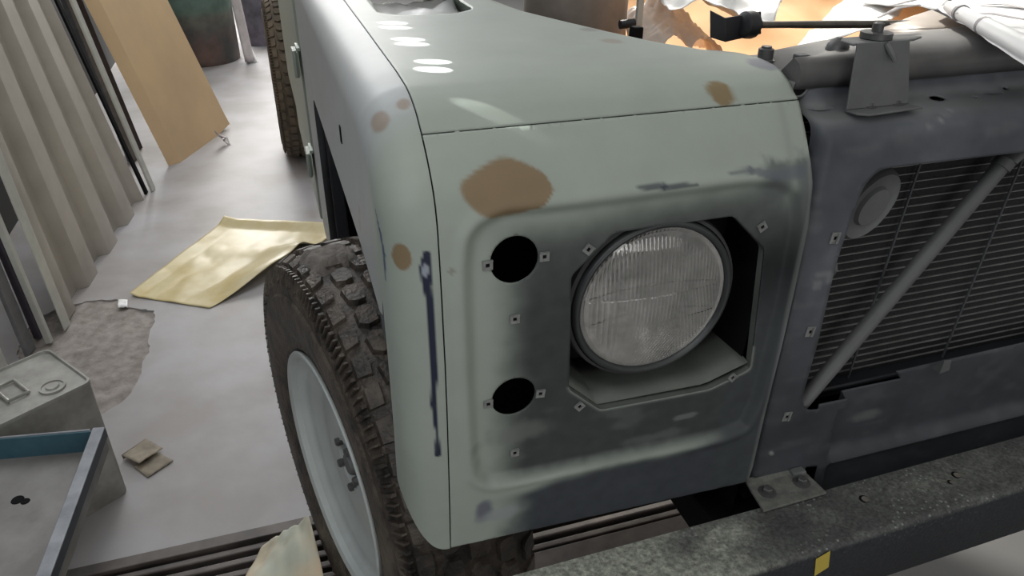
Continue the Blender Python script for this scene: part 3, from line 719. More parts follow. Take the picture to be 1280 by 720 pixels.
def radiator_top():
    # top tank, rounded front nose, tapering to the left
    mb = MB(); S = [(.066, 1.098), (.061, 1.108), (.062, 1.117), (.067, 1.124), (.076, 1.128), (.095, 1.131), (.13, 1.130), (.150, 1.127), (.155, 1.09)]
    xs = [.425, .43, .45, .52, .60, .8, 1.0, 1.3]; n = len(S); V = []
    for i, x in enumerate(xs):
        t = 1.0
        for y, z in S:
            V.append((x, y+.03*sst(.55, .75, x)*(y > .1), z-(.022 if x < .44 else .008 if x < .47 else 0)*(y > .09)))
    mb.add(V, [(i*n+k, i*n+k+1, (i+1)*n+k+1, (i+1)*n+k) for i in range(len(xs)-1) for k in range(n-1)]+[tuple(range(n))])
    tk = mb.build('radiator_top_tank', M['tank'], CAR, smooth=50, solid=.002)
    mb = MB(); mb.box((.440, .088, 1.121), (.455, .10, 1.128)); mb.build('tank_tab', M['dark'], tk, bevel=.001)
    T = Matrix.Translation(onZ((992, 71), 1.135)+np.array((.0, 0, 0))); 
    c = onZ((958, 62), 1.125); T = Matrix.Translation(c); mb = MB(); mb.lathe([(.009, -.01), (.009, .001), (.006, .002), (.006, .004), (0.003, .0045)], T, 12); mb.box((-.03, -.014, -.016), (.06, .02, -.010), T=T); mb.build('mounting_bolt', M['bolt'], tk)
    # hollow dark tube end beside the wing
    mb = MB(); mb.tube([(.432, .066, 1.098), (.434, .10, 1.100)], .009, 16, cap=False); mb.build('tank_pipe', M['dark2'], tk, solid=.002); mb = MB(); mb.lathe([(.0086, 0), (.0086, .002)], Matrix.Translation((.4325, .070, 1.098)) @ Matrix.Rotation(math.radians(90), 4, 'X'), 16); mb.build('pipe_bore', M['black'], tk)
    # slam bracket with bolt
    a = onY((1060, 133), .040); b_ = onY((1132, 130), .040); ztop = 1.148
    xl, xrr = a[0], b_[0]
    mb = MB(); z0 = 1.0775
    def pt(x, y, z): return (x, y, z)
    V = [(xl-.003, .040, z0), (xrr+.002, .040, z0), (xrr-.014, .046, ztop), (xl-.003, .046, ztop)]
    mb.add(V, [(0, 1, 2, 3)]); mb.add([(xl-.003, .040, z0), (xrr+.002, .040, z0), (xrr+.008, .022, z0+.001), (xl+.012, .017, z0), (xl+.0, .024, z0)], [(0, 1, 2, 3, 4)])
    mb.add([(xl+.004, .046, ztop), (xrr-.006, .046, ztop), (xrr+.010, .052, ztop+.001), (xrr+.002, .066, ztop+.001), (xrr-.03, .075, ztop), (xl+.002, .075, ztop), (xl-.010, .062, ztop), (xl-.006, .046, ztop-.001)], [(0, 1, 2, 3, 4, 5, 6, 7)])
    br = mb.build('bonnet_striker_bracket', M['dark2'], CAR, smooth=0, solid=.0025, bevel=.001)
    cx = (xl+xrr)/2-.006
    mb = MB(); mb.lathe([(.017, ztop+.001), (.017, ztop+.007), (.006, ztop+.0075), (.006, ztop+.016), (.004, ztop+.017)], Matrix.Translation((cx, .060, 0)), 20); mb.build('striker_pin', M['bolt'], br, smooth=40)
    mb = MB(); mb.tube([(cx+.000, .0425, ztop-.002), (cx+.005, .037, ztop-.012), (cx+.010, .036, ztop-.020)], [.003, .003, .002], 8); mb.build('spring_end', M['dark2'], br)
    for px, py in ((1083, 129), (1117, 126)):
        c = onZ((px, py), z0+.003); mb = MB(); mb.lathe([(.0085, 0), (.0085, .0018), (.005, .002), (.005, .005), (.003, .0055)], Matrix.Translation((c[0], max(.026, c[1]-.004), z0)), 12); mb.build('bracket_bolt', M['bolt'], br, smooth=30)
    # conical nut left of bracket
    c = onZ((1047, 60), 1.131); mb = MB(); mb.lathe([(.014, -.004), (.012, .004), (.007, .009), (.003, .012)], Matrix.Translation(c), 16); mb.build('tank_nut', M['bolt'], tk)
    # stay rod with rubber mount and plate
    yb = .22; pl = [onY(p, yb) for p in ((893, 14), (893, 48), (906, 52), (906, 22), (950, 14), (950, 42))]
    m2 = MB(); A0, A1, B1, B0, D0, D1 = [np.array(p) for p in pl]
    m2.add([A0+(0, .01, 0), A1+(0, .01, 0), B1, B0], [(0, 1, 2, 3)]); m2.add([B0, B1, D1, D0], [(0, 1, 2, 3)])
    plate = m2.build('stay_mount_plate', M['rubber'], CAR, smooth=0, solid=.003, bevel=.0008, merge=.0002)
    c = Vector(onY((937, 31), yb-.006)); e = Vector(onY((1185, 30), yb+.02)); d = (e-c).normalized()
    m2 = MB(); m2.lathe([(.012, -.012), (.016, -.009), (.017, 0), (.016, .006), (.009, .008), (.008, .014)], Matrix.Translation(c) @ d.to_track_quat('Z', 'Y').to_matrix().to_4x4(), 20); m2.build('rubber_grommet', M['rubber'], plate, smooth=40)
    m2 = MB(); m2.tube([c, c+d*.06, c+d*.12, e], [.0055, .0055, .0065, .0065], 12, flat=.8); m2.tube([e-d*.12, e-d*.02, e+d*.10], [.012, .024, .028], 12, flat=.25); m2.build('bonnet_stay_rod', M['rod'], CAR, smooth=40)
    # deck plate behind the tank
    m2 = MB(); m2.add([tuple(onZ(p, 1.128)) for p in ((1070, 48), (1245, 52), (1165, 12), (1140, 20))], [(0, 1, 2, 3)]); m2.build('front_deck_plate', M['filter'], CAR, solid=.002)
    # air filter canister and its feet
    m2 = MB(); T = Matrix.Translation((.462, .80, 0)); m2.lathe([(.10, .86), (.102, .87), (.102, 1.10), (.097, 1.102), (.097, 1.112), (.10, 1.115), (.10, 1.30)], T, 48); m2.build('air_filter_canister', M['filter'], CAR, smooth=40)
    m2 = MB(); q = onY((800, 12), .68); m2.box((q[0]-.004, .68, .95), (q[0]+.008, .69, 1.16)); m2.build('filter_bracket', M['strip'], CAR, bevel=.002)
    m2 = MB(); q = onY((800, 37), .60); m2.box((q[0]-.012, .60, q[2]-.09), (q[0]+.008, .62, q[2]+.004)); m2.build('filter_foot', M['black'], CAR, bevel=.003)
    m2 = MB(); q = onY((788, 27), .64); m2.tube([(q[0]-.02, .64, q[2]-.004), (q[0]+.008, .64, q[2]-.003)], .008, 12); m2.build('breather_pipe', M['rubber'], CAR)
radiator_top()

def bumper():
    # folded steel channel: dusty top, navy front
    x0, x1 = -.06, 1.5; zt, zb = .55, .445
    def yf(x): return -.119+.022*(x-.34)
    def yb(x): return -.0285+.012*(x-.4)
    prof_ = lambda x: [(yb(x), zt-.10), (yb(x), zt), (yf(x)+.008, zt), (yf(x)+.0025, zt-.0025), (yf(x), zt-.008), (yf(x), zb+.006), (yf(x)+.004, zb+.001), (yf(x)+.03, zb)]
    xs = np.arange(x0, x1+.001, .006); V = []; C = []; m = 22
    for x in xs:
        P = prof_(x); pts = [P[0], P[1]]+[(P[1][0]+(P[2][0]-P[1][0])*k/m, zt) for k in range(1, m)]+P[2:]
        for y, z in pts:
            V.append((x, y, z)); top = z > zt-.004
            n = fbm(x, y, 0, 22, 4); base = np.array((.072, .075, .073))*(1+.3*n) if top else np.array((.019, .021, .026))*(1+.1*n)
            if top:
                k = (1-sst(.25, .40, x+.05*n+.8*(y+.07)))*1.0+math.exp(-((x-.36)/.035)**2-((y+.055)/.02)**2)*.6
                k += math.exp(-((x-.70)/.12)**2-((y+.06)/.03)**2)*.22+.14*max(0, n)+.01
                k -= math.exp(-((x-.295)/.035)**2-((y+.06)/.03)**2)*.6
                fine = .5+.5*sst(-.25, .3, fbm(x, y, 1, 130, 2))
                k = min(.9, max(0, k))*fine
                base = base*(1-k)+np.array((.42, .44, .37))*k
            C.append(base)
    npf = len(V)//len(xs)
    Fc = [(i*npf+j, (i+1)*npf+j, (i+1)*npf+j+1, i*npf+j+1) for i in range(len(xs)-1) for j in range(npf-1)]
    b = mesh('bumper', V, Fc, M['bumper'], CAR, cols=C, smooth=40, solid=.003, offset=-1)
    q = [onY(p, -.1065) for p in ((1019, 698), (1037, 688), (1035, 710), (1017, 719))]
    # yellow sticker on the front face
    S_ = [(onY(p, yf(.48))[0], yf(onY(p, yf(.48))[0])-.0012, onY(p, yf(.48))[2]) for p in ((1019, 698), (1037, 688), (1035, 708), (1017, 719))]
    mb = MB(); mb.add(S_, [(0, 1, 2, 3)]); mb.build('yellow_sticker', M['yellow'], b, smooth=0, solid=.0006)
    # slotted holes in the top
    for px, py, r in ((1080, 624, .0068), (1195, 594, .0065), (1188, 603, .004)):
        c = onZ((px, py), zt); mb = MB(); mb.lathe([(r, .0), (r, .0008), (r*.92, .0009)], Matrix.Translation((c[0], c[1], zt)), 20)
        mb.lathe([(r*.75, .0009), (r*.75, .0013)], Matrix.Translation((c[0]+.001, c[1]-.001, zt)), 16, mi=1); mb.build('bolt_hole', [M['black'], M['mud']], b)
    # mounting plate with two bolts
    P4 = [onZ(p, zt+.003) for p in ((935, 610), (1004, 590), (1033, 618), (954, 641))]
    mb = MB(); mb.add([tuple(p) for p in P4], [(0, 1, 2, 3)]); mb.add([tuple(P4[0]), tuple(P4[1]), tuple(P4[1]+(0, .012, .004)), tuple(P4[0]+(0, .012, .004))], [(0, 1, 2, 3)])
    pt = mb.build('bumper_mounting_plate', M['plate'], CAR, smooth=0, solid=.004, merge=.0002, bevel=.001)
    q = onZ((1003, 588), zt+.012); mb = MB(); mb.box((q[0]-.016, q[1]-.004, zt+.002), (q[0]+.006, q[1]+.01, zt+.012)); mb.build('plate_lug', M['dark2'], pt, bevel=.003)
    for px, py in ((959, 614), (1002, 602)):
        c = onZ((px, py), zt+.008); mb = MB(); T = Matrix.Translation((c[0], c[1], zt+.005))
        mb.lathe([(.0125, 0), (.0125, .0022), (.0075, .0024)], T, 24); mb.lathe([(.0072, .002), (.0072, .009), (.006, .010), (.003, .0102)], T, 6); mb.build('plate_bolt', M['bolt'], pt, smooth=30)
    # chassis rail end seen in the gap
    mb = MB(); mb.box((.402, .0, .40), (.52, 1.6, .462)); mb.box((.405, -.02, .40), (1.3, .02, .44)); mb.build('chassis_rail', M['black'], CAR, bevel=.003)
bumper()

# ---- wheels (local x = outward axis, built at the hub)
def wheel(loc, rz, name_root_parent, copy_of=None):
    pass
RW, WW = .390, .195
def tyre_geo():
    mb = MB(); n = 180
    # section: (offset along axle, radius) from inner bead to outer bead ; outward = -x
    sec = [(.072, .205), (.094, .225), (.102, .27), (.1035, .30), (.1, .335), (.094, .352), (.086, .366), (.07, .3745), (.04, .379), (0, .381), (-.04, .379), (-.07, .3745), (-.086, .366), (-.094, .352), (-.0985, .340), (-.1015, .337), (-.1025, .322), (-.1060, .318), (-.1065, .30), (-.105, .272), (-.100, .248), (-.096, .236), (-.0975, .230), (-.094, .222), (-.080, .205)]
    V = []; ns = len(sec)
    for k in range(n):
        a = 2*math.pi*k/n
        for x, r in sec: V.append((x, r*math.cos(a), r*math.sin(a)))
    mb.add(V, [(k*ns+i, k*ns+i+1, ((k+1) % n)*ns+i+1, ((k+1) % n)*ns+i) for k in range(n) for i in range(ns-1)])
    # tread blocks
    def crown(u):   # u metres across, returns radius & wraps at the shoulder
        return interp(abs(u), [0, .04, .07, .086, .098], [.381, .379, .3745, .366, .350])
    rnd = random.Random(3); rows = 5; N = 50; x_edges = [-.092, -.062, -.022, .020, .060, .099]
    for r_ in range(rows):
        for k in range(N):
            a0 = 2*math.pi*(k+.5*(r_ % 2))/N; da = 2*math.pi/N
            xa, xb = x_edges[r_], x_edges[r_+1]; sh = r_ in (0, 4); gap = .0035
            pts = []
            cx, ca = (xa+xb)/2, a0+da/2
            base = [(-.5, -.30), (-.15, -.46), (.38, -.44), (.5, -.05), (.42, .42), (-.05, .46), (-.48, .33)] if not sh else ([(-.5, -.40), (.45, -.42), (.5, .1), (.35, .42), (-.5, .40)] if r_ == 0 else [(-.5, -.2), (-.4, -.42), (.5, -.40), (.5, .40), (-.4, .42)])
            for bx, ba in base:
                j1, j2 = rnd.uniform(-.06, .06), rnd.uniform(-.05, .05)
                pts.append((cx+(bx+j1)*((xb-xa)-2*gap), ca+(ba+j2)*da*.92))
            lo, hi = [], []
            ccx = sum(p[0] for p in pts)/len(pts); cca = sum(p[1] for p in pts)/len(pts)
            for x, a in pts:
                rr = crown(x)-.004; lo.append((x, rr*math.cos(a), rr*math.sin(a)))
                x2 = ccx+(x-ccx)*.86; a2 = cca+(a-cca)*.86; r2_ = crown(x2)+.0095-(.002 if sh else 0)
                hi.append((x2, r2_*math.cos(a2), r2_*math.sin(a2)))
            m = len(pts); mb.add(lo+hi, [(i, (i+1) % m, m+(i+1) % m, m+i) for i in range(m)]+[tuple(m+i for i in range(m))])
    # shoulder ribs down the sidewall
    for k in range(170):
        a = 2*math.pi*k/170; w_ = .003 if k % 3 else .005; h = .346 if k % 3 else .336
        mb_ = []
        for (x, r) in ((-.0965, .368), (-.1005, .352), (-.1025, h)):
            for s in (-1, 1): mb_.append((x-.0010, r*math.cos(a)-s*w_/2*math.sin(a), r*math.sin(a)+s*w_/2*math.cos(a)))
        for (x, r) in ((-.090, .368), (-.094, .352), (-.097, h)):
            for s in (-1, 1): mb_.append((x, r*math.cos(a)-s*w_/2*math.sin(a), r*math.sin(a)+s*w_/2*math.cos(a)))
        mb.add(mb_, [(0, 1, 3, 2), (2, 3, 5, 4), (0, 2, 8, 6), (2, 4, 10, 8), (1, 7, 9, 3), (3, 9, 11, 5), (4, 5, 11, 10), (0, 6, 7, 1)])
    return mb
def rim_geo():
    mb = MB(); T = Matrix.Rotation(math.radians(-90), 4, 'Y')   # lathe z -> -x
    mb.lathe([(.214, .100), (.217, .100), (.2185, .097), (.2165, .092), (.210, .089), (.205, .085), (.200, .076), (.193, .070), (.186, .0695), (.178, .066), (.165, .058), (.14, .055), (.11, .062), (.09, .064), (.045, .064), (.044, .05)], T, 96, cap=False)
    mb.lathe([(.214, .100), (.206, .096), (.205, .086)], T, 96, cap=False)
    mb.lathe([(.205, .086), (.2, -.09), (.217, -.098)], T, 64, cap=False)
    return mb
def make_wheel(hub, rz):
    ty = tyre_geo().build('wheel', M['tyre'], None, smooth=35, loc=(0, 0, 0)); ty.parent = CAR
    ty.location = Vector(hub)-Vector(CAR.location); ty.rotation_euler = (0, 0, rz)
    ch = []
    r = rim_geo().build('rim', M['rim'], ty, local=True, smooth=40); ch.append(r)
    mb = MB(); T = Matrix.Rotation(math.radians(-90), 4, 'Y'); mb.lathe([(.022, .0), (.021, .06), (.018, .066), (.01, .067)], T, 32); ch.append(mb.build('hub_cap', M['dark2'], ty, local=True, smooth=40))
    for k in range(5):
        a = 2*math.pi*k/5+.9; mb = MB(); mb.lathe([(.008, .06), (.008, .070), (.006, .072)], T @ Matrix.Translation((.044*math.cos(a), .044*math.sin(a), 0)), 6); ch.append(mb.build('wheel_nut', M['bolt'], ty, local=True, smooth=30))
    return ty, ch
STEER = .236
# local -x outward; the front edge turned inwards (towards +x)
ty, ch = make_wheel((-.032, .418, RW), STEER)
mb = MB()
def mudf(a, b):
    u = -.075+.085*a; th = math.radians(76+14*b); ed = min(a, 1-a, b, 1-b); r = .372+.020*sst(0, .22, ed+.08*fbm(a*4, b*4, 3))+.003*fbm(a*9, b*9, 1)
    return (u, r*math.cos(th), r*math.sin(th))
mb.grid(mudf, 30, 30); mo = mb.build('mud_clump', M['mud'], ty, local=True, smooth=60, solid=.004)
rear = ty.copy(); COL.objects.link(rear); rear.parent = CAR; rear.location = Vector((-.012, 3.26, RW))-Vector(CAR.location); rear.rotation_euler = (.3, 0, 0)
rear.data = rear.data.copy(); rear.data.materials[0] = material('brown_dusty_rubber', (.16, .125, .085), .85, c2=(.07, .058, .045), vscale=10, bump=.3)
for c in ch: d = c.copy(); COL.objects.link(d); d.parent = rear

def body_rear():
    # bulkhead post, door, sill with hinges, rear quarter
    xs = -.052
    mb = MB(); mb.box((-.046, 1.212, .45), (.02, 1.262, 1.13)); mb.build('bulkhead_post', M['wing_plain'], CAR, bevel=.004)
    mb = MB(); mb.hexa([(xs, 1.268, .48), (0, 1.268, .48), (0, 2.12, .48), (xs, 2.12, .48), (xs, 1.268, 1.2), (0, 1.268, 1.2), (0, 2.12, 1.2), (xs, 2.12, 1.2)]); dr = mb.build('door', M['wing_plain'], CAR, bevel=.006)
    for z0 in (.622, .872):
        mb = MB(); mb.box((xs-.015, 1.225, z0), (xs-.004, 1.30, z0+.055)); mb.tube([(xs-.012, 1.226, z0-.003), (xs-.012, 1.226, z0+.060)], .0055, 10); mb.box((xs-.006, 1.235, z0+.055), (xs+.004, 1.3, z0+.063)); mb.build('door_hinge', M['wing_plain'], dr, bevel=.003)
    mb = MB(); mb.box((xs, 2.126, .55), (0, 2.62, 1.2)); mb.box((xs, 2.62, .86), (0, 3.8, 1.2)); mb.build('rear_body_side', M['wing_plain'], CAR, bevel=.006)
    mb = MB(); mb.box((.06, 1.3, .40), (.07, 3.9, .9)); mb.build('underbody_side', M['black'], CAR, smooth=0)
body_rear()

# ------------------------------------------------------------------ sheets over the engine bay
def sheet(name, f, nu, nv, m, label, cat, group=None, solid=.0006):
    mb = MB(); mb.grid(f, nu, nv); o = mb.build(name, m, None, smooth=60, solid=solid); return tag(o, label, cat, group)
def peach(a, b):
    x = .50+1.0*a; y = .30+1.1*b; z = .95+.02*fbm(x, y, 0, 5, 3)+.25*sst(.45, 1.1, b)+.06*abs(nz(x, y, 3, 3.5)); return (x, y, z)
sheet('masking_paper', peach, 50, 50, M['peach'], 'peach masking paper spread over the engine bay behind the radiator', 'paper')
def crump(a, b):
    x = .560+.17*a; y = .66+.14*b; z = .985+.10*math.sin(math.pi*min(1, .08+a*.95))**.5*(.4+.6*b)+.022*fbm(x, y, 1, 24, 4); return (x, y, z)
sheet('crumpled_plastic', crump, 40, 40, M['crump'], 'crumpled translucent plastic lying on the peach paper beside the filter canister', 'plastic sheet')
def quad(P, z, amp, sc, sag=0):
    Q = [onZ(p, zz) for p, zz in zip(P, z)]
    def f(a, b):
        p = (Q[0]*(1-a)+Q[1]*a)*(1-b)+(Q[3]*(1-a)+Q[2]*a)*b; return (p[0], p[1], p[2]+amp*fbm(p[0], p[1], z[0], sc, 3)+sag*math.sin(math.pi*a)*math.sin(math.pi*b))
    return f
sheet('bright_sheet', quad(((836, 6), (968, 24), (990, -25), (800, -30)), (1.10, 1.08, 1.10, 1.12), .020, 13, .01), 40, 40, M['white'], 'bright white sheet lying between the crumpled plastic and the peach paper', 'cover')
sheet('dust_sheet', quad(((985, 68), (1100, 36), (1150, -2), (1062, -6)), (1.070, 1.085, 1.08, 1.07), .010, 9, .01), 30, 30, M['white'], 'white sheet tucked behind the radiator tank beside the stay rod', 'cover')
WQ = quad(((1172, 12), (1285, 84), (1480, 20), (1300, -60)), (1.14, 1.142, 1.16, 1.16), .006, 6, .02)
W_ = sheet('plastic_cover', WQ, 50, 50, M['white'], 'white plastic cover with grey tape strips over the right side of the engine bay', 'cover')
W2 = sheet('plastic_cover', quad(((1078, 0), (1172, 12), (1290, -55), (1100, -60)), (1.10, 1.11, 1.12, 1.11), .010, 8, .01), 30, 30, M['white'], 'farther white plastic cover behind the deck plate, beside the peach paper', 'cover')
W_['group'] = W2['group'] = 'white plastic covers over the engine bay'
mb = MB(); r0, r1 = Vector(onZ((1186, 8), 1.150)), Vector(onZ((1262, 50), 1.150)); mb.tube([r0+(r1-r0)*t for t in (0, .3, .6, 1, 1.5)], [.007, .009, .010, .011, .013], 16); ro = mb.build('rolled_edge', M['white'], W_, smooth=50)
for t in (.22, .62):
    c = r0+(r1-r0)*t; d = (r1-r0).normalized(); mb = MB(); mb.tube([c, c+d*.008], .0105, 16); mb.build('tape_strip', M['tape'], W_, smooth=50)
for P_ in (((1098, 22), (1150, 6)), ((1196, 16), (1290, 26)), ((1110, 8), (1190, -4)), ((1225, 6), (1290, 12))):
    mb = MB(); a_, b_ = Vector(onZ(P_[0], 1.152)), Vector(onZ(P_[1], 1.160)); mb.tube([a_, (a_+b_)/2+Vector((0, .004, .003)), b_], [.002, .004, .002], 6, flat=.3); mb.build('tape_strip', M['tape'], W_, smooth=50)
def under(a, b):
    x = .01+.20*a; y = .42+.42*b; z = 1.085+.02*fbm(x, y, 6, 12, 3); return (x, y, z)
sheet('packing_paper', under, 26, 30, M['white'], 'white paper seen through the air intake opening in the wing top', 'paper')
mb = MB(); mb.tube([(.04, .47, 1.095), (.09, .50, 1.10), (.13, .49, 1.098), (.17, .53, 1.095)], .008, 8); mb.tube([(.03, .6, 1.09), (.10, .56, 1.10), (.18, .6, 1.09)], .009, 8); mb.build('intake_frame', M['rubber'], CAR)

# ------------------------------------------------------------------ things along the left wall
def ribbed():
    y0, y1 = 1.76, 2.84; pitch = .262; H = 2.0; prof_ = []; y = y0
    while y < y1-.01:
        for dy, dx in ((0, .036), (.105, .036), (.125, 0), (.245, 0)):
            if y+dy <= y1+.001: prof_.append((y+dy, dx))
        y += pitch
    prof_.append((y1+.01, .0)); n = len(prof_); V = []
    for k in range(13):
        h = H*k/12
        for yy, dx in prof_:
            lean_ = math.radians(interp(yy, [1.7, 2.2, 2.85], [3.0, 5.5, 10]))
            V.append((interp(yy, [1.75, 2.2, 2.84], [-.915, -.862, -.775])+dx-math.sin(lean_)*h, yy, math.cos(lean_)*h))
    o = mesh('ribbed_metal_sheet', V, [(k*n+i, k*n+i+1, (k+1)*n+i+1, (k+1)*n+i) for k in range(12) for i in range(n-1)], M['rib'], smooth=20, solid=.003, bevel=.003)
    tag(o, 'large beige ribbed metal sheet standing upright against the left wall', 'metal sheet')
ribbed()
def plank(name, base, az, lean, length, width, th, m, label, cat, group=None, wdir=None):
    """a flat board standing on the floor at base (x,y), its width along wdir (degrees), leaning towards az"""
    a = math.radians(az); l = math.radians(lean); up_ = Vector((math.cos(a)*math.sin(l), math.sin(a)*math.sin(l), math.cos(l)))
    wv = Vector((math.cos(math.radians(wdir)), math.sin(math.radians(wdir)), 0)); t = wv.cross(up_).normalized()*th; p = Vector((*base, 0))
    zmin = min(0, t.z); p.z = -zmin
    q = [p, p+wv*width, p+wv*width+t, p+t]; mb = MB(); mb.hexa([tuple(v) for v in q]+[tuple(v+up_*length) for v in q])
    if name == 'metal_strip': group = 'narrow metal strips leaning against the left wall'
    if name == 'dark_board': group = 'dark boards leaning behind the tan board'
    return tag(mb.build(name, m, None, smooth=0, bevel=.002), label, cat, group)
plank('metal_strip', (-.722, 2.90), 180, 8.3, 2.0, .035, .012, M['strip'], 'pale metal strip standing right beside the ribbed sheet', 'metal strip', wdir=75)
plank('metal_strip', (-.745, 2.87), 180, 9.8, 2.0, .03, .01, M['black'], 'black strip pressed between the ribbed sheet and the pale strip', 'metal strip', wdir=80)
plank('dark_board', (-.885, 3.50), 180, 7.9, 1.9, .085, .03, M['plum'], 'dark plum board leaning between the pale strip and the tan board', 'board', wdir=60)
plank('dark_board', (-.87, 3.36), 180, 7.5, 1.9, .05, .03, M['strip2'], 'narrow dark grey board beside the plum board', 'board', wdir=60)
plank('metal_strip', (-.875, 1.725), 180, 2.6, 1.9, .05, .004, M['strip'], 'pale strip leaning at the near edge of the ribbed sheet', 'metal strip', wdir=80)
plank('metal_strip', (-.915, 1.66), 180, 2.5, 1.7, .018, .018, M['strip'], 'thin pale rod leaning in the dark gap by the wall', 'metal strip', wdir=80)
plank('metal_strip', (-.96, 1.60), 180, 1.5, 1.7, .05, .012, M['strip2'], 'grey metal strip nearest the tin, leaning on the wall', 'metal strip', wdir=80)
plank('metal_strip', (-.955, 1.70), 180, 2.0, 1.7, .05, .02, M['plum'], 'dark strip behind the thin pale rod', 'metal strip', wdir=80)
plank('metal_strip', (-1.00, 1.50), 180, 1.5, 1.6, .035, .012, M['strip'], 'light grey strip leaning at the far left edge', 'metal strip', wdir=80)
def slab():
    # thick tan board with a bashed lower corner
    A, B = Vector(onZ((226, 203), 0)), Vector(onZ((288, 158), 0)); wv = B-A
    ua = lambda a: Vector((-math.sin(math.radians(13.2+2.3*a)), 0, math.cos(math.radians(13.2+2.3*a))))
    V = []; th = Vector((-.055, -.035, 0)); nu, nv = 10, 24
    mb = MB(); Lh = 1.55
    def front(a, b):
        p = A+wv*a+ua(a)*(Lh*b)
        c = max(0, a-.82)*max(0, .09-b)*40
        p += Vector((.0, -.02*c, .03*c+.01*fbm(a*4, b*20, 0)*(b < .15)*(a > .6)))
        p.z = max(p.z, 0.0); return p
    P = [[front(i/(nu-1), j/(nv-1)) for j in range(nv)] for i in range(nu)]
    V = [tuple(p) for r in P for p in r]+[tuple(p+th) for r in P for p in r]; o_ = nu*nv
    Fc = [(i*nv+j, i*nv+j+1, (i+1)*nv+j+1, (i+1)*nv+j) for i in range(nu-1) for j in range(nv-1)]
    Fc += [tuple(o_+k for k in f[::-1]) for f in Fc]
    for i in range(nu-1):
        Fc += [(i*nv, (i+1)*nv, o_+(i+1)*nv, o_+i*nv), (i*nv+nv-1, (i+1)*nv+nv-1, o_+(i+1)*nv+nv-1, o_+i*nv+nv-1)]
    for j in range(nv-1):
        Fc += [(j, j+1, o_+j+1, o_+j), ((nu-1)*nv+j, (nu-1)*nv+j+1, o_+(nu-1)*nv+j+1, o_+(nu-1)*nv+j)]
    o = mesh('tan_foam_board', V, Fc, M['slab'], smooth=30); tag(o, 'thick tan board leaning back with a frayed bottom corner', 'board')
    mb = MB(); c = Vector(onZ((281, 172), .03)); 
    for k in range(5): mb.tube([c+Vector((.0, 0, 0)), c+Vector((.01*k-.03, -.03, .03-.012*k)), c+Vector((.018*k-.04, -.06, .06-.025*k))], [.014, .010, .003], 6, flat=.4)
    mb.build('torn_wrapping', M['cloth'], o)
slab()
def drum():
    c = (-.62, 5.66); r = .30; mb = MB(); hs = [0, .01, .02, .3, .31, .32, .6, .61, .62, .86, .88]; rs = [r-.005, r, r, r, r+.008, r, r, r+.008, r, r, r-.01]
    n = 56; V = []; C = []
    for h, q in zip(np.linspace(0, .88, 45), np.interp(np.linspace(0, .88, 45), hs, rs)):
        for k in range(n):
            a = 2*math.pi*k/n; x, y = q*math.cos(a), q*math.sin(a); V.append((c[0]+x, c[1]+y, h)); nn = fbm(x*2, y*2, h, 5)
            g = sst(.22, .42, h+.08*nn); col = np.array((.075, .072, .068))*(1-g)+np.array((.105, .165, .135))*g
            ru = sst(.1, .5, nn+.2)*(1-sst(.05, .4, h))*.6+(math.exp(-((h-.33)/.04)**2))*.35; col = col*(1-ru)+np.array((.16, .08, .06))*ru; C.append(col)
    Fc = [(i*n+k, i*n+(k+1) % n, (i+1)*n+(k+1) % n, (i+1)*n+k) for i in range(44) for k in range(n)]+[tuple(44*n+k for k in range(n))]
    tag(mesh('oil_drum', V, Fc, M['drum'], cols=C, smooth=40), 'old green steel drum with rusty dark base at the back', 'drum')
drum()
sheet('hanging_cloth', lambda a, b: (-.335+.05*a+.02*math.sin(a*7)+.05*(1-b), 5.40-.03*math.cos(a*9), .02+.78*b), 10, 20, M['cloth'], 'long off-white rag hanging beside the green drum', 'cloth', solid=.006)
mb = MB(); mb.grid(lambda a, b: ((-.10+.21*math.cos(a*2*math.pi)*(1-.35*b)+.02*nz(a*6, b*4)), 6.2+.2*math.sin(a*2*math.pi)*(1-.35*b), .75*b), 30, 14)
tag(mb.build('canvas_bag', M['plumcloth'], None, smooth=60), 'grey purple canvas bag standing behind the drum near the rear wheel', 'bag')
mb = MB(); mb.hexa([(-.28, 5.45, 0), (-.20, 5.42, 0), (-.19, 5.46, 0), (-.27, 5.49, 0), (-.30, 5.5, .2), (-.27, 5.49, .2), (-.26, 5.53, .2), (-.29, 5.54, .2)])
tag(mb.build('white_offcut', M['white'], None, smooth=0, bevel=.003), 'small white offcut standing between the rag and the canvas bag', 'offcut')

# yellow sheet on the floor
def ysheet(a, b):
    P00, P10, P11, P01 = [onZ(p, 0) for p in ((163, 371), (258, 386), (418, 300), (282, 279))]
    P11 = onZ((425, 285), 0); P10 = onZ((262, 386), 0)
    p = (P00*(1-a)+P10*a)*(1-b)+(P01*(1-a)+P11*a)*b
    p = p+np.array((.03, -.03, 0))*math.sin(math.pi*b)*a
    z = .003+.05*sst(.6, 1, a)*math.sin(math.pi*min(1, b*1.15))**2+.03*math.exp(-((b-.62)/.08)**2)*a*a+.005*abs(fbm(a*3, b*3, 0))+.012*max(0, 1-a*9)+.02*max(0, 1-(1-b)*12)
    return (p[0], p[1], z)
sheet('masking_sheet', ysheet, 60, 60, M['ylw'], 'yellowish masking sheet with curled edge lying on the grey floor', 'sheet')
o = sheet('paper_scrap', lambda a, b: tuple(onZ((148+12*a, 386-10*b), 0)[:2])+(.004+.014*abs(nz(a*3, b*3, 2)),), 6, 6, M['white'], 'tiny white scrap at the corner of the yellow sheet', 'scrap')
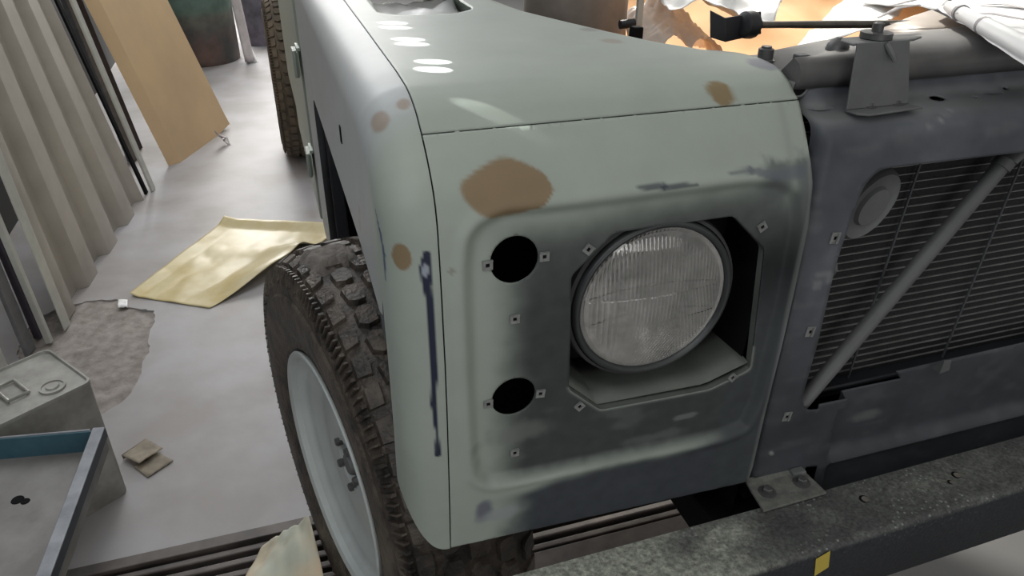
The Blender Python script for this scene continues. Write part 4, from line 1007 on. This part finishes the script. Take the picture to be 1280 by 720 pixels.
# folded cardboard
cb = [onZ(p, 0) for p in ((155, 575), (176, 587), (205, 566), (185, 554))]
def cbf(q, z0, amp): return lambda a, b: tuple(((q[0]*(1-a)+q[1]*a)*(1-b)+(q[3]*(1-a)+q[2]*a)*b)[:2])+(z0+amp*a*(1-b)+.003*nz(a*5, b*5, 8),)
mb = MB(); mb.grid(cbf(cb, .014, .006), 10, 10); c2 = [onZ(p, 0) for p in ((168, 585), (185, 598), (217, 577), (196, 567))]; mb.grid(cbf(c2, .003, .0), 8, 8)
mb.grid(lambda a, b: tuple((cb[0]*(1-b)+cb[3]*b)[:2]+np.array((-.002, .002))*a)+(.003+.012*a,), 3, 6)
tag(mb.build('folded_cardboard', M['card'], None, smooth=30, solid=.002), 'small folded piece of worn cardboard on the floor beside the tin', 'cardboard')
# sprayed masking paper by the wheel
q = [np.array(p) for p in ((-.46, .46, .012), (-.20, .40, .012), (-.185, .55, .145), (-.30, .60, .02))]
q[2] = onZ((386, 645), .13); q[3] = onZ((338, 676), .05); q[0] = onZ((262, 724), .01); q[1] = onZ((424, 726), .08); q[1][0] = min(q[1][0], -.155)
def mpap(a, b):
    p = (q[0]*(1-a)+q[1]*a)*(1-b)+(q[3]*(1-a)+q[2]*a)*b; p = p+np.array((0, -.25*(1-b)**2, 0))
    return (p[0], p[1], max(.004, p[2]+.018*fbm(a*2.5, b*2.5, 4)-.01*(1-b)))
sheet('sprayed_paper', mpap, 26, 26, M['paper'], 'crumpled peach paper with green overspray lying against the front wheel', 'paper')

def tin():
    A = np.array((-.59, .90)); u = np.array((-.577, .816)); v = np.array((-.816, -.577)); a_, b_, H = .205, .245, .33
    P = rounded([tuple(A), tuple(A+u*a_), tuple(A+u*a_+v*b_), tuple(A+v*b_)], .022, 6); n = len(P); cen = A+u*a_/2+v*b_/2
    V = []
    for z, k in ((0, .985), (.004, 1), (H-.012, 1), (H-.010, 1.008), (H-.002, 1.008), (H, 1.0), (H, .97), (H-.006, .95), (H-.006, .0)):
        for x, y in P: V.append((cen[0]+(x-cen[0])*max(k, .001), cen[1]+(y-cen[1])*max(k, .001), z))
    Fc = [tuple(range(n))[::-1]]+[(i*n+k, i*n+(k+1) % n, (i+1)*n+(k+1) % n, (i+1)*n+k) for i in range(8) for k in range(n)]
    root = mesh('square_tin', V, Fc, M['tin'], smooth=30, loc=(cen[0], cen[1], 0)); tag(root, 'weathered square metal tin with round filler cap standing on the floor', 'tin')
    c = onZ((65, 482), H); mb = MB(); mb.lathe([(.026, H-.006), (.026, H-.001), (.022, H-.001), (.021, H-.004), (.014, H-.004), (.012, H)], Matrix.Translation((c[0], c[1], 0)), 30); mb.build('filler_cap', M['tin'], root, smooth=40)
    c = onZ((14, 488), H); T = Matrix.Translation((c[0], c[1], 0)) @ Matrix.Rotation(math.atan2(v[1], v[0])+math.pi/2, 4, 'Z')
    mb = MB(); mb.tube([T @ Vector(p) for p in ((-.035, -.02, H), (.035, -.02, H), (.035, .02, H), (-.035, .02, H), (-.035, -.02, H))], .004, 8); mb.build('carry_handle', M['tin'], root, smooth=40)
tin()
def tray():
    T_ = .36; c = [onZ((128, 535), T_), onZ((60, 720), T_), None, onZ((0, 546), T_)]
    A = Vector(c[0]); B = Vector(c[1]); d1 = (B-A).normalized(); D = Vector(c[3]); d2 = (D-A).normalized(); B = A+d1*.55; Cc = B+d2*.42; D = A+d2*.42
    root = empty('metal_tray', (A+Cc)*.5-Vector((0, 0, .055)), 'blue and grey scuffed metal tray with raised rim in the lower left corner', 'tray')
    h = .052; w_ = .022
    def q(x, y, z): return tuple(A+d1*x+d2*y+Vector((0, 0, z)))
    mb = MB(); mb.hexa([q(.004, .004, -h), q(.546, .004, -h), q(.546, .416, -h), q(.004, .416, -h), q(.004, .004, -h+.004), q(.546, .004, -h+.004), q(.546, .416, -h+.004), q(.004, .416, -h+.004)]); mb.build('tray_floor', M['tray'], root, smooth=0)
    def bar(x0, x1, y0, y1, z0, z1, mb): mb.hexa([q(x0, y0, z0), q(x1, y0, z0), q(x1, y1, z0), q(x0, y1, z0), q(x0, y0, z1), q(x1, y0, z1), q(x1, y1, z1), q(x0, y1, z1)])
    mb = MB(); bar(0, .55, 0, .004, -h, -.0035, mb); bar(.546, .55, .004, .416, -h, -.0035, mb); bar(0, .55, .416, .42, -h, -.0035, mb); mb.build('tray_wall', M['tray'], root, smooth=0)
    mb = MB(); bar(.004, .008, .004, .416, -h+.004, -.0005, mb); mb.build('blue_wall', M['blue'], root, smooth=0)
    mb = MB(); bar(-.002, .55, -.004, -.001, -.022, -.002, mb); mb.build('lip_shadow', M['trayshade'], root, smooth=0)  # navy strip standing in for the shadow below the rim
    mb = MB(); bar(-.002, .55, -.004, w_-.004, -.002, .001, mb); bar(0, .005, w_, .42, -.002, .001, mb); bar(.53, .55, w_, .42, -.002, .001, mb); mb.build('tray_rim', M['trayrim'], root, smooth=0, bevel=.001)
    c = onZ((22, 625), T_-h+.004); mb = MB(); mb.lathe([(.011, 0), (.010, .0015)], Matrix.Translation(Vector(c)), 14); mb.lathe([(.008, 0), (.007, .0015)], Matrix.Translation(Vector(c)+Vector((.014, -.008, 0))), 14); mb.build('dirt_spots', M['black'], root)
    # what it stands on
    E_ = A+d1*.3+d2*.24; mb = MB(); mb.box((E_.x-.10, E_.y-.14, 0), (E_.x+.09, E_.y+.12, T_-h)); tag(mb.build('wooden_block', M['card'], None, smooth=0, bevel=.004), 'block under the scuffed metal tray', 'block')
tray()

# unseen narrow spots, added to throw round pools on the wing top
for i, (px, py) in enumerate(((541, 75.5), (541, 84.5), (510, 49), (515, 54.5), (491, 29.5), (494, 35))):
    c = onZ((px, py), 1.125); k = (1, 1, .72, .72, .6, .6)[i]
    sp = spot('wing_pool_spot', (c[0]+.05, c[1]+.1, 2.9), c, math.degrees(2*math.atan(.021/1.78)), 420, (1, 1, .98), 0, (1, .52))
c = GLINT; spot('accent_spot', (c[0]-.70, c[1]+.34, c[2]+.42), c, 1.3, 55, (1, 1, .97), .4)  # added unseen spot that makes the streak on the wing curve
spot('accent_spot', (.08, .80, 2.7), (.107, .58, 1.09), 5.2, 900, (1, .99, .96), .3)  # added unseen spot brightening the paper in the intake opening
